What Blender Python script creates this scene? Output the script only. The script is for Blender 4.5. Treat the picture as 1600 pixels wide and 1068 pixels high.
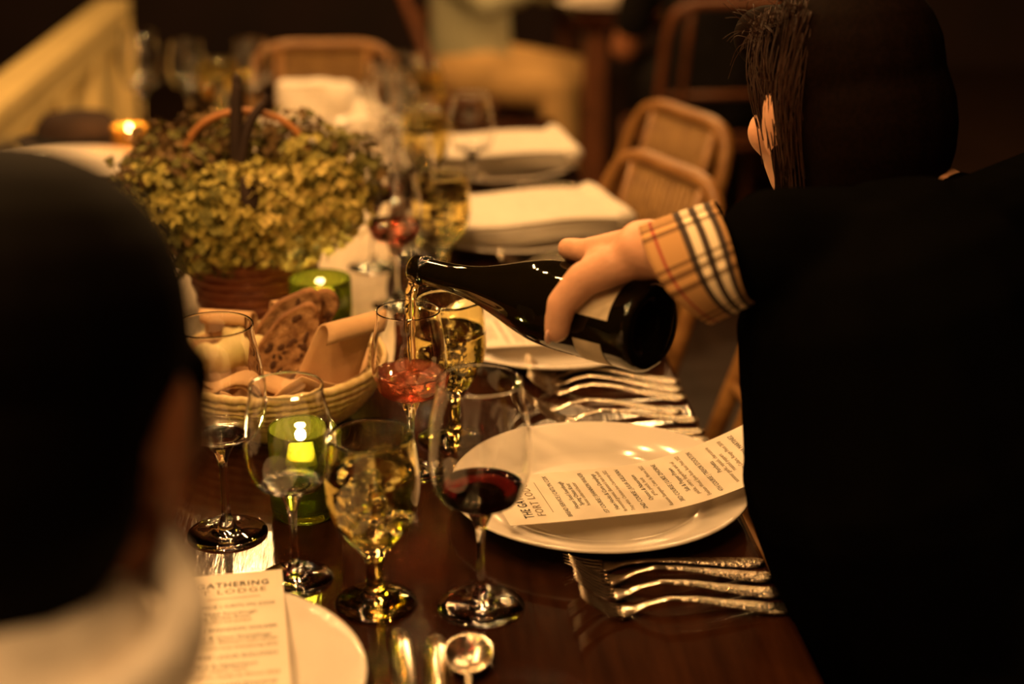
import bpy, bmesh, math, random
from mathutils import Vector, Matrix
random.seed(7)
for _o in list(bpy.data.objects): bpy.data.objects.remove(_o)
SC = bpy.context.scene
COL = SC.collection
V = Vector
R = math.radians

# ------------------------------------------------------------------ camera
CAM_POS = V((0, 0, 1.43))
cam_d = bpy.data.cameras.new('camera'); cam = bpy.data.objects.new('camera', cam_d); COL.objects.link(cam)
cam.location = CAM_POS; cam.rotation_euler = (R(70), 0, R(-4.2))
cam_d.sensor_width = 36; cam_d.lens = 54; cam_d.clip_start = .02
cam_d.dof.use_dof = True; cam_d.dof.focus_distance = 1.50; cam_d.dof.aperture_fstop = 2.2
SC.camera = cam
# ------------------------------------------------------------------ world, light, exposure
wd = bpy.data.worlds.new('night'); SC.world = wd; wd.use_nodes = True
wd.node_tree.nodes['Background'].inputs[0].default_value = (.9, .42, .14, 1)
wd.node_tree.nodes['Background'].inputs[1].default_value = .008
SC.view_settings.view_transform = 'Standard'; SC.view_settings.look = 'None'
SC.view_settings.gamma = 1; SC.view_settings.use_curve_mapping = False
SC.view_settings.exposure = 1.5
SC.cycles.sample_clamp_indirect = 40
WARM = (1.0, .52, .18)
def bulb(x, y, z, w, r=.03, c=WARM):
    l = bpy.data.lights.new('string_bulb', 'POINT'); l.energy = w; l.color = c; l.shadow_soft_size = r
    o = bpy.data.objects.new('string_bulb', l); o.location = (x, y, z); COL.objects.link(o)
for k in range(13):                     # two strings of bulbs hung along the table
    sag = .12*abs((k % 6)-3)/3
    bulb(-.72+.02*k, -.35+.42*k, 2.30+sag, 5.4)
    if k < 9: bulb(-.20+.03*k, -.15+.42*k, 2.38+sag, 5.6)
for k in range(4): bulb(.50+.3*k, 4.6+.2*k, 2.2, 9)    # string over the far table

# ------------------------------------------------------------------ materials
MATS = {}
def pm(name, col, rough=.5, metal=0, trans=0, ior=1.45, var=.0, vscale=20, bump=0, bscale=60, spec=.5, sss=0, emit=None, estr=0, coat=0, col2=None, stretch=None, sheen=0):
    m = bpy.data.materials.new(name); m.use_nodes = True; nt = m.node_tree; b = nt.nodes['Principled BSDF']
    I = b.inputs
    I['Base Color'].default_value = (*col, 1); I['Roughness'].default_value = rough; I['Metallic'].default_value = metal
    I['Transmission Weight'].default_value = trans; I['IOR'].default_value = ior
    I['Specular IOR Level'].default_value = spec; I['Coat Weight'].default_value = coat; I['Coat Roughness'].default_value = .05
    I['Sheen Weight'].default_value = sheen
    if sss: I['Subsurface Weight'].default_value = sss; I['Subsurface Radius'].default_value = (.012, .006, .003)
    if emit: I['Emission Color'].default_value = (*emit, 1); I['Emission Strength'].default_value = estr
    tc = nt.nodes.new('ShaderNodeTexCoord'); src = tc.outputs['Object']
    if stretch:
        mp = nt.nodes.new('ShaderNodeMapping'); mp.inputs['Scale'].default_value = stretch
        nt.links.new(src, mp.inputs[0]); src = mp.outputs[0]
    if var or col2:
        n = nt.nodes.new('ShaderNodeTexNoise'); n.inputs['Scale'].default_value = vscale; n.inputs['Detail'].default_value = 5
        nt.links.new(src, n.inputs['Vector'])
        cr = nt.nodes.new('ShaderNodeValToRGB'); cr.color_ramp.elements[0].position = .35; cr.color_ramp.elements[1].position = .65
        c2 = col2 or tuple(min(1, c*(1+var)) for c in col); c1 = col if col2 else tuple(c*(1-var) for c in col)
        cr.color_ramp.elements[0].color = (*c1, 1); cr.color_ramp.elements[1].color = (*c2, 1)
        nt.links.new(n.outputs['Fac'], cr.inputs[0]); nt.links.new(cr.outputs[0], I['Base Color'])
    if bump:
        n = nt.nodes.new('ShaderNodeTexNoise'); n.inputs['Scale'].default_value = bscale; n.inputs['Detail'].default_value = 3
        nt.links.new(src, n.inputs['Vector'])
        bn = nt.nodes.new('ShaderNodeBump'); bn.inputs['Strength'].default_value = bump; bn.inputs['Distance'].default_value = .004
        nt.links.new(n.outputs['Fac'], bn.inputs['Height']); nt.links.new(bn.outputs[0], I['Normal'])
    MATS[name] = m; return m
M = MATS
pm('table_wood', (.020, .0060, .0022), .10, spec=.38, var=.0, col2=(.036, .0115, .0045), vscale=9, stretch=(9, .8, 1), bump=.05, bscale=25, coat=.0)
pm('floor_wood', (.02, .009, .005), .5, col2=(.03, .014, .007), vscale=5, stretch=(6, .6, 1))
pm('dark_wall', (.014, .004, .002), .8, var=.2, vscale=3)
pm('ceiling_paint', (.012, .007, .005), .9, var=.1)
pm('cream_paint', (.85, .68, .30), .5, var=.08, vscale=8, bump=.05)
pm('porcelain', (.80, .74, .66), .12, var=.02, coat=.3)
pm('linen', (.82, .76, .66), .85, var=.04, vscale=40, bump=.15, bscale=500, sheen=.2)
pm('tan_linen', (.58, .36, .18), .85, var=.08, vscale=30, bump=.2, bscale=600)
pm('runner_cloth', (.80, .70, .54), .9, var=.1, vscale=30, bump=.2, bscale=400, stretch=(6, 1, 1))
pm('paper', (.84, .76, .64), .7, var=.03, vscale=30)
pm('ink', (.02, .017, .015), .7, var=.1); pm('gold_ink', (.17, .115, .05), .6, var=.1)
pm('clear_glass', (1, 1, 1), 0, trans=1, ior=1.48, var=.001)
pm('bottle_glass', (.030, .022, .006), .03, trans=.85, ior=1.5, var=.1)
pm('green_glass', (.40, .47, .055), .03, trans=.90, ior=1.47, var=.05, bump=.08, bscale=60)
pm('amber_glass', (.95, .88, .56), .0, trans=1, ior=1.48, var=.03, bump=.06, bscale=45)
pm('amber_stem', (.62, .46, .16), .0, trans=1, ior=1.48, var=.03)
pm('water', (.97, .93, .74), .0, trans=1, ior=1.33, var=.05, bump=.55, bscale=42)
pm('rose_wine', (1, .27, .15), .0, trans=.84, ior=1.34, var=.06, vscale=60, bump=.35, bscale=70)
pm('rose_still', (1, .36, .25), .0, trans=1, ior=1.34, var=.04)
pm('stream_wine', (1, .80, .55), .0, trans=1, ior=1.33, var=.03)
pm('red_wine', (.85, .30, .30), .0, trans=1, ior=1.34, var=.05)
_nt = M['red_wine'].node_tree; _va = _nt.nodes.new('ShaderNodeVolumeAbsorption'); _va.inputs['Color'].default_value = (.45, .01, .03, 1); _va.inputs['Density'].default_value = 260
_nt.links.new(_va.outputs[0], _nt.nodes['Material Output'].inputs['Volume'])
pm('foam', (.9, .55, .38), .3, trans=.5, ior=1.2, var=.15, vscale=200)
pm('silver', (.72, .62, .50), .20, metal=1, var=.03); pm('hammered_silver', (.74, .64, .52), .22, metal=1, var=.03, bump=.5, bscale=300)
pm('label_paper', (.62, .52, .36), .8, var=.12, vscale=60, bump=.1)
pm('wax', (.95, .88, .60), .4, sss=.8, var=.03); pm('tumbler_water', (.35, .5, .2), 0, trans=1, ior=1.33, var=.05); pm('flame', (1, .7, .3), .5, emit=(1, .62, .22), estr=14, var=.01)
pm('wick', (.02, .02, .02), .9, var=.1)
pm('willow', (.82, .64, .32), .5, col2=(.64, .46, .19), vscale=30, stretch=(4, 4, 1))
pm('stitch', (.18, .11, .04), .8, var=.1)
pm('crust', (.16, .065, .022), .85, col2=(.30, .14, .05), vscale=60, bump=.8, bscale=120)
pm('crumb', (.40, .23, .10), .9, col2=(.17, .08, .028), vscale=90, bump=.9, bscale=130)
pm('crumb_hole', (.07, .03, .012), .95, var=.3)
pm('roll_crust', (.66, .52, .26), .7, col2=(.56, .50, .20), vscale=25, bump=.3, bscale=40)
pm('basket_wood', (.24, .065, .018), .55, col2=(.14, .036, .012), vscale=14, stretch=(1, 1, 6))
pm('vine', (.42, .17, .045), .6, var=.2)
pm('petal_olive', (.27, .235, .042), .8, col2=(.50, .41, .095), vscale=60); pm('petal_yellow', (.36, .29, .055), .8, col2=(.60, .46, .13), vscale=60)
pm('petal_brown', (.085, .045, .013), .85, col2=(.20, .12, .035), vscale=60); pm('petal_green', (.10, .095, .018), .8, col2=(.20, .18, .036), vscale=60)
pm('stem_green', (.10, .10, .03), .8, var=.2); pm('dark_twig', (.03, .014, .008), .8, var=.2)
pm('rattan', (.34, .17, .050), .4, col2=(.22, .10, .028), vscale=18, stretch=(1, 1, 3)); pm('reed', (.30, .17, .050), .6, col2=(.20, .105, .03), vscale=40)
pm('cushion', (.45, .30, .14), .9, var=.1, bump=.1)
pm('dark_chair_wood', (.16, .055, .02), .5, var=.2, vscale=15)
pm('skin', (.70, .38, .23), .48, sss=.12, var=.06, vscale=45, bump=.12, bscale=260)
pm('skin_dark', (.40, .16, .075), .5, sss=.1, var=.08, vscale=30)
pm('nail', (.75, .45, .32), .3, var=.03)
pm('eye_white', (.75, .7, .62), .2, var=.02); pm('iris', (.05, .025, .01), .2, var=.1)
pm('hair_black', (.0016, .0008, .0005), .75, var=.2, vscale=200, spec=.05, stretch=(1, 1, .1)); pm('hair_brown_shaded', (.0045, .0017, .0009), .8, var=.25, vscale=250, spec=.05); pm('hair_strand_lit', (.026, .009, .004), .5, var=.25, vscale=250, spec=.3)  # brown hair: shade put into the mass colour, light into the strands
pm('black_wool', (.0022, .002, .0018), 1, var=.1, spec=0); pm('black_cloth', (.012, .010, .009), .95, var=.2, spec=.1)
pm('shirt_white', (.86, .80, .74), .9, var=.06, vscale=50, bump=.3, bscale=160)
pm('shirt_grey', (.40, .40, .27), .9, var=.1, vscale=8, bump=.2, bscale=20); pm('khaki', (.62, .40, .16), .9, var=.12, vscale=9, bump=.2, bscale=20)
pm('hat_felt', (.030, .014, .008), .95, var=.2); pm('amber_votive', (.95, .55, .10), .1, trans=.8, ior=1.4, var=.05)

def plaid():
    m = bpy.data.materials.new('plaid_cloth'); m.use_nodes = True; nt = m.node_tree; b = nt.nodes['Principled BSDF']
    b.inputs['Roughness'].default_value = .9
    uv = nt.nodes.new('ShaderNodeUVMap'); uv.uv_map = 'UVMap'
    sx = nt.nodes.new('ShaderNodeSeparateXYZ'); nt.links.new(uv.outputs[0], sx.inputs[0])
    def ramp(sock, stops):
        r = nt.nodes.new('ShaderNodeValToRGB'); r.color_ramp.interpolation = 'CONSTANT'
        e = r.color_ramp.elements
        while len(e) > 1: e.remove(e[0])
        e[0].position = 0; e[0].color = (*stops[0][1], 1)
        for p, c in stops[1:]:
            q = e.new(p); q.color = (*c, 1)
        nt.links.new(sock, r.inputs[0]); return r.outputs[0]
    w = (1, 1, 1); tan = (.52, .29, .11); blk = (.05, .03, .02); wht = (.86, .72, .50); red = (.34, .05, .03)
    along = ramp(sx.outputs['Y'], [(0, tan), (.13, red), (.17, tan), (.46, blk), (.55, wht), (.66, blk), (.75, wht), (.86, blk), (.95, tan)])
    fr = nt.nodes.new('ShaderNodeMath'); fr.operation = 'FRACT'
    ml = nt.nodes.new('ShaderNodeMath'); ml.operation = 'MULTIPLY'; ml.inputs[1].default_value = 6
    nt.links.new(sx.outputs['X'], ml.inputs[0]); nt.links.new(ml.outputs[0], fr.inputs[0])
    g = (.38, .34, .30)
    around = ramp(fr.outputs[0], [(0, w), (.30, g), (.40, (1.25, 1.25, 1.25)), (.52, g), (.62, w), (.70, g), (.76, w)])
    mx = nt.nodes.new('ShaderNodeMix'); mx.data_type = 'RGBA'; mx.blend_type = 'MULTIPLY'; mx.inputs[0].default_value = 1
    nt.links.new(along, mx.inputs[6]); nt.links.new(around, mx.inputs[7]); nt.links.new(mx.outputs[2], b.inputs['Base Color'])
    n = nt.nodes.new('ShaderNodeTexNoise'); n.inputs['Scale'].default_value = 300
    bn = nt.nodes.new('ShaderNodeBump'); bn.inputs['Strength'].default_value = .2; bn.inputs['Distance'].default_value = .002
    nt.links.new(n.outputs[0], bn.inputs['Height']); nt.links.new(bn.outputs[0], b.inputs['Normal'])
    MATS['plaid'] = m
plaid()

# ------------------------------------------------------------------ mesh helpers
def link(name, me, mat, parent=None):
    o = bpy.data.objects.new(name, me); COL.objects.link(o)
    if mat and not me.materials: me.materials.append(M[mat])
    if parent: o.parent = parent
    return o
def tag(o, label, cat, group=None, kind=None):
    if label: o['label'] = label
    if cat: o['category'] = cat
    if group: o['group'] = group
    if kind: o['kind'] = kind
    return o
def thing(name, label, cat, loc=(0, 0, 0), rz=0, group=None):
    o = bpy.data.objects.new(name, None); COL.objects.link(o); o.empty_display_size = .02
    o.location = loc; o.rotation_euler = (0, 0, rz); return tag(o, label, cat, group)
def copy_tree(o, parent=None):
    c = o.copy(); COL.objects.link(c); c.parent = parent
    for ch in list(o.children): copy_tree(ch, c)
    return c
class MB:
    def __init__(s): s.v = []; s.f = []
    def add(s, vs, fs):
        n = len(s.v); s.v += [tuple(p) for p in vs]; s.f += [tuple(i+n for i in q) for q in fs]; return s
    def mesh(s, name, smooth=True):
        me = bpy.data.meshes.new(name); me.from_pydata(s.v, [], s.f); me.validate()
        bm = bmesh.new(); bm.from_mesh(me); bmesh.ops.recalc_face_normals(bm, faces=bm.faces); bm.to_mesh(me); bm.free()
        for p in me.polygons: p.use_smooth = smooth
        return me
    def build(s, name, mat, parent=None, smooth=True): return link(name, s.mesh(name, smooth), mat, parent)
    def box(s, c, d, rot=None):
        x, y, z = (q/2 for q in d); c = V(c)
        vs = [V(p) for p in ((-x,-y,-z),(x,-y,-z),(x,y,-z),(-x,y,-z),(-x,-y,z),(x,-y,z),(x,y,z),(-x,y,z))]
        if rot: vs = [rot @ p for p in vs]
        return s.add([c+p for p in vs], [(0,3,2,1),(4,5,6,7),(0,1,5,4),(1,2,6,5),(2,3,7,6),(3,0,4,7)])
    def rbox(s, c, d, b=.005, rot=None):     # box with chamfered edges
        bm = bmesh.new(); bmesh.ops.create_cube(bm, size=1); bmesh.ops.scale(bm, vec=d, verts=bm.verts)
        bmesh.ops.bevel(bm, geom=bm.edges[:], offset=b, segments=2, profile=.5, affect='EDGES')
        vs = [v.co.copy() for v in bm.verts]; bm.verts.index_update(); fs = [tuple(v.index for v in f.verts) for f in bm.faces]; bm.free()
        if rot: vs = [rot @ p for p in vs]
        return s.add([V(c)+p for p in vs], fs)
    def lathe(s, prof, seg=40, mat=None, close=False):
        mt = mat or Matrix.Identity(4); vs = []; fs = []; rings = []
        for r, z in prof:
            if r < 1e-6: rings.append([len(vs)]); vs.append(mt @ V((0, 0, z)))
            else:
                rings.append(list(range(len(vs), len(vs)+seg)))
                vs += [mt @ V((r*math.cos(2*math.pi*k/seg), r*math.sin(2*math.pi*k/seg), z)) for k in range(seg)]
        for a, b in zip(rings, rings[1:]):
            for k in range(seg):
                k2 = (k+1) % seg
                if len(a) == 1 and len(b) == 1: continue
                if len(a) == 1: fs.append((a[0], b[k2], b[k]))
                elif len(b) == 1: fs.append((a[k], a[k2], b[0]))
                else: fs.append((a[k], a[k2], b[k2], b[k]))
        return s.add(vs, fs)
    def tube(s, pts, rad, seg=8, flat=1, closed=False, up=None):
        pts = [V(p) for p in pts]; n = len(pts); rs = rad if isinstance(rad, (list, tuple)) else [rad]*n
        vs = []; fs = []; prev = None
        for i, p in enumerate(pts):
            if closed: t = (pts[(i+1) % n]-pts[i-1]).normalized()
            else: t = (pts[min(i+1, n-1)]-pts[max(i-1, 0)]).normalized()
            if prev is None:
                u = V(up) if up else (V((0, 0, 1)) if abs(t.z) < .9 else V((1, 0, 0)))
            else: u = prev
            u = (u-t*u.dot(t)).normalized(); prev = u; w = t.cross(u)
            vs += [p+u*(rs[i]*flat*math.sin(2*math.pi*k/seg))+w*(rs[i]*math.cos(2*math.pi*k/seg)) for k in range(seg)]
        m = n if closed else n-1
        for i in range(m):
            j = (i+1) % n
            for k in range(seg): fs.append((i*seg+k, i*seg+(k+1) % seg, j*seg+(k+1) % seg, j*seg+k))
        if not closed: fs += [tuple(reversed(range(seg))), tuple(range((n-1)*seg, n*seg))]
        return s.add(vs, fs)
    def cap(s, p0, r0, p1, r1, seg=14):      # tapered capsule
        p0, p1 = V(p0), V(p1); d = p1-p0; L = d.length
        q = d.to_track_quat('Z', 'Y').to_matrix().to_4x4() if L > 1e-6 else Matrix.Identity(4)
        mt = Matrix.Translation(p0) @ q
        pr = [(r0*math.cos(R(a)), r0*math.sin(R(a))) for a in (-90, -65, -40, -20, 0)] + [(r1*math.cos(R(a)), L+r1*math.sin(R(a))) for a in (0, 20, 40, 65, 90)]
        pr[0] = (0, -r0); pr[-1] = (0, L+r1)
        return s.lathe(pr, seg, mt)
    def ell(s, c, rad, rot=None, seg=20):
        mt = Matrix.Translation(V(c)) @ (rot.to_4x4() if rot else Matrix.Identity(4)) @ Matrix.Diagonal((*rad, 1))
        pr = [(math.cos(R(a)), math.sin(R(a))) for a in range(-90, 91, 15)]; pr[0] = (0, -1); pr[-1] = (0, 1)
        return s.lathe(pr, seg, mt)
    def blob(s, name, mat, parent, voxel, smooth=6):   # fuse everything into ONE continuous skin
        o = link('tmp', s.mesh('tmp'), None)
        r = o.modifiers.new('r', 'REMESH'); r.mode = 'VOXEL'; r.voxel_size = voxel; r.use_smooth_shade = True
        if smooth: q = o.modifiers.new('s', 'SMOOTH'); q.factor = .5; q.iterations = smooth
        dg = bpy.context.evaluated_depsgraph_get(); me = bpy.data.meshes.new_from_object(o.evaluated_get(dg)); me.name = name
        bpy.data.objects.remove(o)
        for p in me.polygons: p.use_smooth = True
        me.materials.clear(); return link(name, me, mat, parent)
def base_z(x, y): return .0015 if y > 1.75 and -.45 < x < .022 else .0002
def spline(pts, n=6):
    out = []; P = [V((*p, 0)) if len(p) == 2 else V(p) for p in pts]
    for i in range(len(P)-1):
        a = P[max(i-1, 0)]; b = P[i]; c = P[i+1]; d = P[min(i+2, len(P)-1)]
        for k in range(n):
            t = k/n; out.append(.5*((2*b)+(c-a)*t+(2*a-5*b+4*c-d)*t*t+(3*b-a-3*c+d)*t**3))
    out.append(P[-1]); return [tuple(q[:len(pts[0])]) for q in out]
def interp(tab, x):
    for (x0, y0), (x1, y1) in zip(tab, tab[1:]):
        if x <= x1: return y0+(y1-y0)*max(0, x-x0)/(x1-x0)
    return tab[-1][1]

# ------------------------------------------------------------------ the room
def struct(name, c, d, mat):
    o = MB().box((0, 0, 0), d).build(name, mat, smooth=False); o.location = c; o['kind'] = 'structure'; return o
struct('floor', (0, 3, -.05), (7, 10, .1), 'floor_wood')
struct('wall_back', (0, 8.05, 2.6), (7, .1, 5.2), 'dark_wall')
struct('wall_left', (-3.55, 3, 2.6), (.1, 10, 5.2), 'dark_wall')
struct('wall_right', (3.55, 3, 2.6), (.1, 10, 5.2), 'dark_wall')
struct('ceiling', (0, 3, 5.25), (7, 10, .1), 'ceiling_paint')

# ------------------------------------------------------------------ the long table
TZ = .75
TX0, TX1, TY0, TY1 = -.75, .33, .86, 3.27
t = thing('dining_table', 'long dark polished wooden dining table set for dinner', 'table', ((TX0+TX1)/2, (TY0+TY1)/2, 0))
o = MB().rbox((0, 0, 0), (TX1-TX0, TY1-TY0, .04), .006).build('tabletop', 'table_wood', t, False); o.location.z = TZ-.02
mb = MB()
for sy in (-1, 1): mb.box((0, sy*(TY1-TY0)/2*.9, 0), (TX1-TX0-.2, .03, .08))
for sx in (-1, 1): mb.box((sx*(TX1-TX0)/2*.82, 0, 0), (.03, (TY1-TY0)*.88, .08))
o = mb.build('apron', 'table_wood', t, False); o.location.z = TZ-.081
for sx in (-1, 1):
    for sy in (-1, 1):
        o = MB().rbox((0, 0, 0), (.075, .075, .709), .006).build('leg', 'table_wood', t, False)
        o.location = (sx*.42, sy*1.06, .3545)
ru = MB(); n = 24
vs = []; fs = []
for i in range(n+1):
    y = 1.78+(3.2-1.78)*i/n
    for x, z in ((-.410, .0002), (-.410, .0013), (-.022, .0013), (-.022, .0002)):
        vs.append((x+.004*math.sin(i*.9), y, TZ+z))
for i in range(n):
    for k in range(4): fs.append((4*i+k, 4*i+(k+1) % 4, 4*i+4+(k+1) % 4, 4*i+4+k))
fs += [(0, 1, 2, 3), (4*n+3, 4*n+2, 4*n+1, 4*n)]
tag(ru.add(vs, fs).build('table_runner', 'runner_cloth', None, False), 'cream cloth runner under the flower basket', 'table runner')

# ------------------------------------------------------------------ plates
def plate_parts(parent):
    outer = [(0, .003), (.075, .003), (.080, .0), (.088, .0), (.092, .004), (.108, .007), (.130, .014), (.149, .0225), (.1515, .0240)]
    inner = [(.1510, .0258), (.148, .0258), (.128, .0195), (.110, .0145), (.104, .0105), (.097, .0075), (.085, .0065), (0, .0062)]
    return MB().lathe(outer+inner, 72).build('plate_body', 'porcelain', parent)
plates = {}
P0 = None
for key, x, y, lab in (
    ('p1', .188, 1.383, 'white round dinner plate carrying the fully legible menu card beside the forks'),
    ('p2', .186, 1.850, 'white dinner plate partly hidden behind the tilted wine bottle'),
    ('p3', .175, 2.335, 'white dinner plate under the folded napkin nearer to the bottle'),
    ('p4', .170, 2.770, 'white dinner plate under the farthest folded napkin on the right'),
    ('pl', -.188, 1.050, 'white dinner plate with a menu in front of the dark-haired diner'),
    ('pf', -.615, 2.80, 'pale plate at the far left below the cream panelled wall'),
    ('pe', -.165, 3.10, 'pale plate with crumpled napkin at the far end of the table')):
    o = thing('dinner_plate', lab, 'plate', (x, y, TZ+.0004), 0, 'dinner plates on the long table')
    if P0 is None: P0 = plate_parts(o)
    else:
        c = P0.copy(); COL.objects.link(c); c.parent = o
    plates[key] = o

# folded napkins: layers of cloth with a rolled fold at one side
def napkin(name, label, loc, rz, L, W, layers=4, th=.006, mat='linen', seed=1):
    rnd = random.Random(seed)
    t = thing(name, label, 'napkin', loc, rz, 'folded napkins on plates')
    def sec(z0, z1, x0, x1, off):
        mb = MB(); nx, ny = 14, 10; vs = []; fs = []
        def zz(u, v, base): return base+.0022*math.sin(3*u+off)*math.sin(2.3*v+off)+.002*math.cos(5*v+off)
        for side in (0, 1):
            for i in range(nx+1):
                for j in range(ny+1):
                    u = i/nx; v = j/ny
                    x = x0+(x1-x0)*u; y = (v-.5)*W+.004*math.sin(6*u+off)
                    e = min(1, 6*min(u, 1-u, v, 1-v)); b = z0+(z1-z0)*(.5+(.5 if side else -.5)*(e**.45))
                    vs.append((x, y, zz(u*3, v*3, b)))
        N = (nx+1)*(ny+1)
        for i in range(nx):
            for j in range(ny):
                a = i*(ny+1)+j; fs.append((a, a+1, a+ny+2, a+ny+1)); fs.append((N+a, N+a+ny+1, N+a+ny+2, N+a+1))
        return mb.add(vs, fs)
    for k in range(layers):
        d = rnd.uniform(-.006, .006)
        sec(k*th, (k+1)*th+.0015, -L/2+abs(d), L/2-abs(d)*.5, k*.7+seed).build('fold', mat, t)
    mb = MB(); pts = [(L/2-.004, -W/2+W*i/10, .010+layers*th*.42+.001*math.sin(i)) for i in range(11)]
    mb.tube(pts, layers*th*.50, 12, .9); mb.build('rolled_edge', mat, t)
    return t
napkin('folded_napkin', 'thick folded white napkin on the plate just above the pouring hand', (.185, 2.315, TZ+.0285), R(12), .29, .19, 5, .0065, seed=2)
napkin('folded_napkin', 'folded white napkin on the farthest plate of the right row', (.150, 2.775, TZ+.0285), R(6), .31, .20, 5, .0065, seed=5)
napkin('folded_napkin', 'upright white folded napkin before the far chair', (-.185, 3.18, TZ+.0285), R(-8), .14, .05, 6, .012, seed=8)
def crumpled(label, loc, rad, seed):
    rnd = random.Random(seed); mb = MB()
    for k in range(9):
        a = rnd.uniform(0, 6.28); d = rnd.uniform(0, rad*.7)
        p = V((math.cos(a)*d, math.sin(a)*d*.7, .012)); q = p+V((rnd.uniform(-.05, .05), rnd.uniform(-.03, .03), rnd.uniform(.0, .04)))
        mb.cap(p, .012, q, .014, 10)
    o = mb.blob('crumpled_napkin', 'linen', None, .006, 3); o.location = loc
    return tag(o, label, 'napkin')
crumpled('crumpled white napkin beside the flowers near the far chair', (-.075, 3.02, TZ+.028), .075, 4)

# ------------------------------------------------------------------ menus with printed text
LINES = [("THE GATHERING", .0102, 'b', .010), ("FORT LODGE", .0090, 'g', .0050), None, ("BREAD SERVICE | CAITLYN COX", .0050, 'b', .0098),
 ("House Seed Sourdough", .0050, 'b', .0062), ("Spring Onion Knot", .0050, 'b', .0015), ("house cultured butter", .0046, 'g', .0015),
 ("1ST COURSE | SHANNON WALKER", .0050, 'b', .0072), ("Ham Hocks & Corn Dumplings", .0050, 'b', .0062), ("fermented greens, Benton's ham broth", .0046, 'g', .0015),
 ("Tracy white, Chehalem Inox Chardonnay 2022", .0044, 'g', .0035), ("2ND COURSE | JULIA SULLIVAN", .0050, 'b', .0072), ("Oysters & Nasturtium", .0050, 'b', .0062), ("grits, peach, herb", .0046, 'g', .0015),
 ("Ransom Sauvignon, Cotes du Rhone 2022", .0044, 'g', .0035), ("3RD COURSE | LUKE ZHORNE", .0050, 'b', .0072), ("Salt & Pepper Prawn", .0050, 'b', .0062), ("pickle, celery, fingerlime and oil", .0046, 'g', .0015),
 ("Evesham Wood, Eyrie Rose, Rose Pinot 2022", .0044, 'g', .0035), ("4TH COURSE | TREVOR STOCKTON", .0050, 'b', .0072), ("Porchetta", .0050, 'b', .0062), ("summer garlic, squash, charcuterie", .0046, 'g', .0015), ("roasted peppers", .0046, 'g', .0015),
 ("Willamette Cellars, Rouge Pinot 2018", .0044, 'g', .0035), ("DESSERT | CLAUDIA MARTINEZ", .0050, 'b', .0072), ("Corn Spice Cake", .0050, 'b', .0062), ("popcorn semifreddo", .0046, 'g', .0015), ("sorghum caramel", .0046, 'g', .0015)]
TXT = {}
def text_mesh(body, size):
    k = (body, size)
    if k in TXT: return TXT[k]
    cu = bpy.data.curves.new('t', 'FONT'); cu.body = body; cu.size = size*1.30; cu.align_x = 'CENTER'; cu.resolution_u = 2
    cu.space_character = 1.15 if size > .008 else 1.0
    if size > .01: cu.offset = size*.02
    o = bpy.data.objects.new('t', cu); COL.objects.link(o)
    dg = bpy.context.evaluated_depsgraph_get(); me = o.evaluated_get(dg).to_mesh()
    r = ([v.co.copy() for v in me.vertices], [tuple(p.vertices) for p in me.polygons])
    w = max(v.x for v in r[0])-min(v.x for v in r[0]); lim = .084 if size > .008 else .092
    if w > lim: r = ([V((v.x*lim/w, v.y, 0)) for v in r[0]], r[1])
    bpy.data.objects.remove(o); bpy.data.curves.remove(cu); TXT[k] = r; return r
CW, CL = .108, .285
def menu(label, loc, rz, zf, top=0.0, tilt=0.0, upto=99):
    """card lies in local XY: +y is the card's top, zf(y) the sag of the sheet along it"""
    t = thing('menu_card', label, 'menu', loc, rz, 'printed menu cards')
    mb = MB(); n = 30; vs = []; fs = []
    for i in range(n+1):
        y = -CL/2+CL*i/n
        for x, dz in ((-CW/2, 0), (-CW/2, .0005), (CW/2, .0005), (CW/2, 0)): vs.append((x, y, zf(x, y)+dz))
    for i in range(n):
        for k in range(4): fs.append((4*i+k, 4*i+(k+1) % 4, 4*i+4+(k+1) % 4, 4*i+4+k))
    fs += [(0, 1, 2, 3), (4*n+3, 4*n+2, 4*n+1, 4*n)]
    mb.add(vs, fs).build('card', 'paper', t, False)
    y = CL/2-.010; inks = {'b': MB(), 'g': MB()}; nln = 0
    for ln in LINES[:upto]:
        if ln is None:
            y -= .0085; MB().add([(p[0], p[1], zf(p[0], p[1])+.0008) for p in ((-.034, y-.0003), (.034, y-.0003), (.034, y+.0003), (-.034, y+.0003))], [(0, 1, 2, 3)]).build('divider_line', 'gold_ink', t, False); continue
        s, size, ink, gap = ln
        y -= gap*(.74 if nln < 2 else 1.12)+size*.95; nln += 1
        if y < -CL/2+.004: break
        vs, fs = text_mesh(s, size)
        tgt = MB() if nln < 3 else inks[ink]
        tgt.add([(v.x, v.y+y, zf(v.x, v.y+y)+.0008) for v in vs], fs)
        if nln < 3: tgt.build('heading' if nln == 1 else 'subheading', 'ink' if nln == 1 else 'gold_ink', t, False)['kind'] = 'stuff'
    inks['b'].build('bold_print', 'ink', t, False)['kind'] = 'stuff'; inks['g'].build('fine_print', 'gold_ink', t, False)['kind'] = 'stuff'
    return t
menu('menu card with curled end lying across the near right plate', (.222, 1.360, TZ), R(90+11), lambda x, y: .0268+.030*max(0, (-y-.01)/.13)**1.6+.003*((y+.02)/.14)**2)
menu('menu card with its heading readable on the plate beside the seated man', (-.153, 1.069, TZ), R(6), lambda x, y: .0270+.003*math.sin(y*20))
menu('faint menu card on the plate behind the pouring bottle', (.165, 1.83, TZ), R(90+8), lambda x, y: .0268+.002*math.sin(y*16))

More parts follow.
